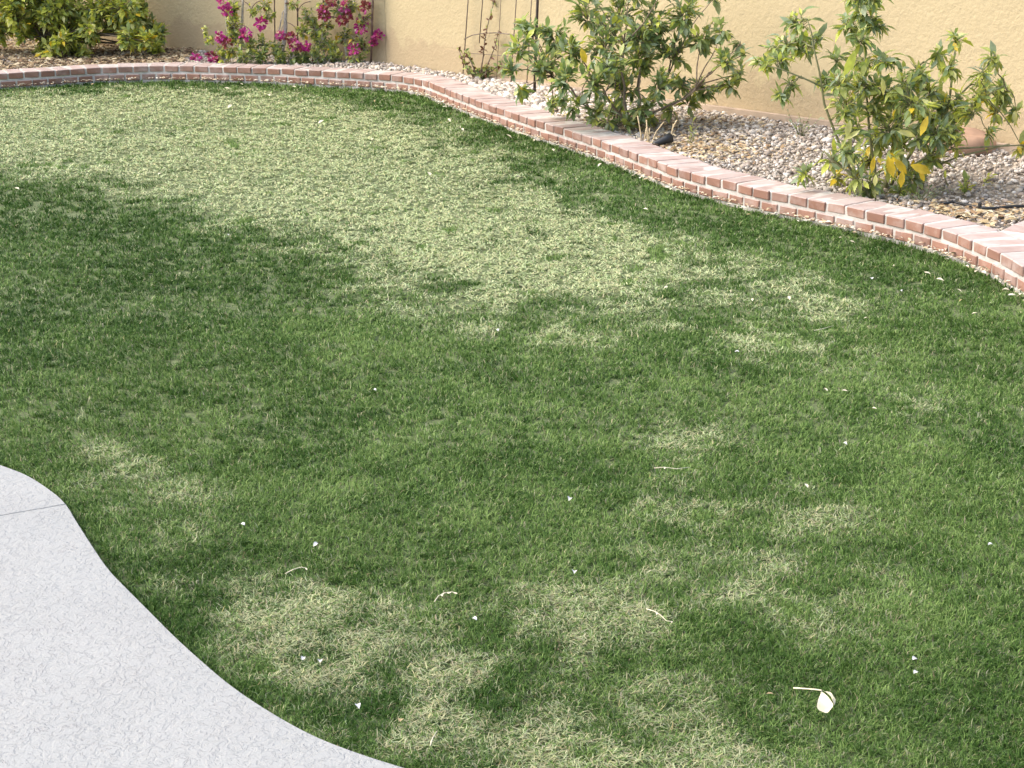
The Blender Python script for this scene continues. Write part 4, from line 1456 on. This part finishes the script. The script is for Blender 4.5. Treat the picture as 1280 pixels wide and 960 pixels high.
bl = curled(.046, .036, .45, .12, 1.45).build("blade", M['scrap'], lf, smooth=True)
bl.matrix_basis = leaf_frame(G(1027, 863, ZG + .030) - lp, Vector((.10, -.78, -.60)), Vector((-.2, -.6, .7)), 1.0)
bl = curled(.036, .020, 1.3, .3, 1.0).build("curled_margin", M['scrap'], lf, smooth=True)
bl.matrix_basis = leaf_frame(G(1028, 863, ZG + .029) - lp, Vector((.48, -.65, -.45)), Vector((.7, -.2, .6)), 1.0)
m_ = MB(); m_.tube([G(992, 860, ZG + .006) - lp, G(1008, 861, ZG + .012) - lp, G(1020, 862, ZG + .022) - lp, G(1027, 863, ZG + .032) - lp], [.0019, .0016, .0016, .0014], 5)
m_.build("stalk", M['scrap'], lf, smooth=True)

sm_tan = scrap_mesh(.022, .009, 'tanleaf', 8)
put_scrap("leaf_scrap", 958, 867, sm_tan, "small tan leaf scrap left of the large curled cream leaf", "leaf scrap", ang=-70)


def sprig(px, label, mat='scrap', barbs=6, rr=.0013):
    P_ = [G(x, y, ZG + .006) for x, y in px]
    o_ = empty("dry_sprig", P_[0])
    tag(o_, label, "twig")
    m_ = MB(); m_.tube([p - P_[0] for p in P_], [rr * (1 - .5 * i / len(P_)) for i in range(len(P_))], 5)
    m_.build("stem", M[mat], o_, smooth=True)
    R = random.Random(int(px[0][0]))
    for k in range(barbs):
        t = (.35 + .6 * k / max(1, barbs - 1)) * (len(P_) - 1)
        i = min(int(t), len(P_) - 2)
        p = P_[i].lerp(P_[i + 1], t - i) - P_[0]
        g = leaf_geo(.012, .005, .3, .2, .4, k)
        fm = leaf_frame(p, Vector((R.uniform(-.5, .5), -1, R.uniform(-.1, .3))), Vector((0, 0, 1)), R.uniform(.7, 1.1))
        m_ = MB(); m_.add([fm @ Vector(v) for v in g[0]], g[1]); m_.build("leaflet", M[mat], o_, smooth=True)


sprig([(543, 752), (548, 745), (556, 741), (565, 740), (571, 741)], "comb shaped dry sprig with hanging leaflets on the turf near the patio", barbs=6)
sprig([(357, 717), (366, 712), (376, 709), (383, 710)], "short straw sprig on the turf above the large worn patch", barbs=2)
sprig([(808, 761), (818, 764), (826, 769), (833, 776), (841, 777)], "thin bent dry twig on the turf in the worn centre patch", barbs=2)
sprig([(538, 932), (541, 922), (546, 914)], "thin pale forked twig on the turf at the front edge", barbs=1)
sprig([(818, 585), (830, 584), (846, 586), (862, 584)], "long thin straw lying across the turf above the centre worn patches", barbs=1)
sprig([(1018, 413), (1028, 411), (1042, 407)], "short straw on the turf below the right end of the pale band", barbs=0)

pet = [curled(.013 + .002 * i, .017, .9, .35, .95 + .2 * i).mesh("petal", M['petal'], True) for i in range(3)]
petals = [((287, 293), "white petal on the shaded edge of the big pale band"), ((300, 655), "single white petal on the green turf right of the patio corner"), ((620, 412), "white petal just below the middle of the pale band"),
          ((470, 488), "dull white petal in the middle of the dark turf"), ((918, 440), "crumpled white petal in the small worn strip below the pale band"), ((1059, 556), "white petal on dark turf at the right of the lawn"),
          ((1090, 349), "white petal on dark turf nearest the curved brick border"), ((1125, 363), "white petal right beside the one nearest the brick border"), ((711, 626), "tiny white petal left of the centre worn patches"),
          ((378, 825), "left one of two white petals side by side near the patio"), ((400, 828), "right one of two white petals side by side near the patio"), ((449, 886), "white petal on the worn turf beside the patio edge"),
          ((1147, 824), "upper one of two white petals near the right front"), ((1148, 840), "lower one of two white petals near the right front"), ((1243, 682), "white petal alone at the right edge of the lawn"),
          ((596, 775), "narrow white petal right of the comb shaped sprig"), ((392, 683), "tiny white petal above the short straw sprig"), ((718, 717), "tiny white petal left of the thin bent twig")]
for i, ((px, py), lab) in enumerate(petals):
    o = put_scrap("petal", px, py, pet[i % 3], lab, "petal", "white petals on the turf", scale=random.uniform(.8, 1.15))
put_scrap("petal", 500, 902, scrap_mesh(.016, .013, 'tanleaf', 61), "pinkish tan petal on the worn turf at the front edge", "petal")

sc = [scrap_mesh(.036, .017, 'scrap', 70 + i, .15) for i in range(3)] + [scrap_mesh(.028, .010, 'tanleaf', 75, .3)]
far = [(88, 194), (203, 216), (17, 235), (35, 142), (66, 127), (112, 125), (79, 137), (150, 108), (176, 116), (224, 110), (232, 113), (118, 104), (24, 116), (280, 110), (300, 104), (255, 133), (169, 145), (290, 131), (262, 202), (337, 120), (105, 175), (152, 100), (430, 118), (410, 113),
       (365, 108), (470, 125), (505, 129), (560, 148), (565, 141), (577, 160), (612, 152), (622, 162), (649, 176), (632, 168), (668, 176), (690, 186), (752, 204), (770, 196), (805, 222), (645, 220), (625, 189), (938, 268), (945, 300), (1050, 295), (1055, 297), (1062, 301), (1118, 332), (1155, 340), (1180, 351), (1203, 374), (1222, 391), (1196, 361), (810, 262), (1080, 398), (985, 370), (940, 373), (1030, 485), (1052, 488), (1096, 511), (1010, 610), (835, 358), (535, 215), (405, 150), (330, 175), (380, 186), (465, 175)]
for i, (px, py) in enumerate(far):
    zone = ("small pale dry leaf scrap on the pale turf band at the left", "dry leaf scraps on the pale band") if px < 400 and py < 260 else \
        ("small pale dry leaf scrap on dark turf along the middle of the brick border", "dry leaf scraps along the border") if px < 820 and py < 265 else \
        ("small pale dry leaf scrap on the right half of the lawn", "dry leaf scraps at the right")
    put_scrap("leaf_scrap", px, py, random.choice(sc), zone[0], "leaf scrap", zone[1], scale=random.uniform(.6, 1.2) * (1.3 if py < 250 else .75), tilt=.35, z=.040)

# larger scraps that lean on the foot of the border
for i, (px, py, lab) in enumerate(((1196, 316, "pale dry leaf leaning on the brick foot, farthest left of the three at right"), (1226, 333, "pale split dry leaf at the brick foot, middle one of three at right"), (1257, 346, "largest pale dry leaf at the brick foot near the right edge"))):
    put_scrap("fallen_leaf", px, py, scrap_mesh(.045, .017, 'scrap', 90 + i, .3), lab, "leaf", z=.04, ang=(100, 250, 215)[i], tilt=.4)
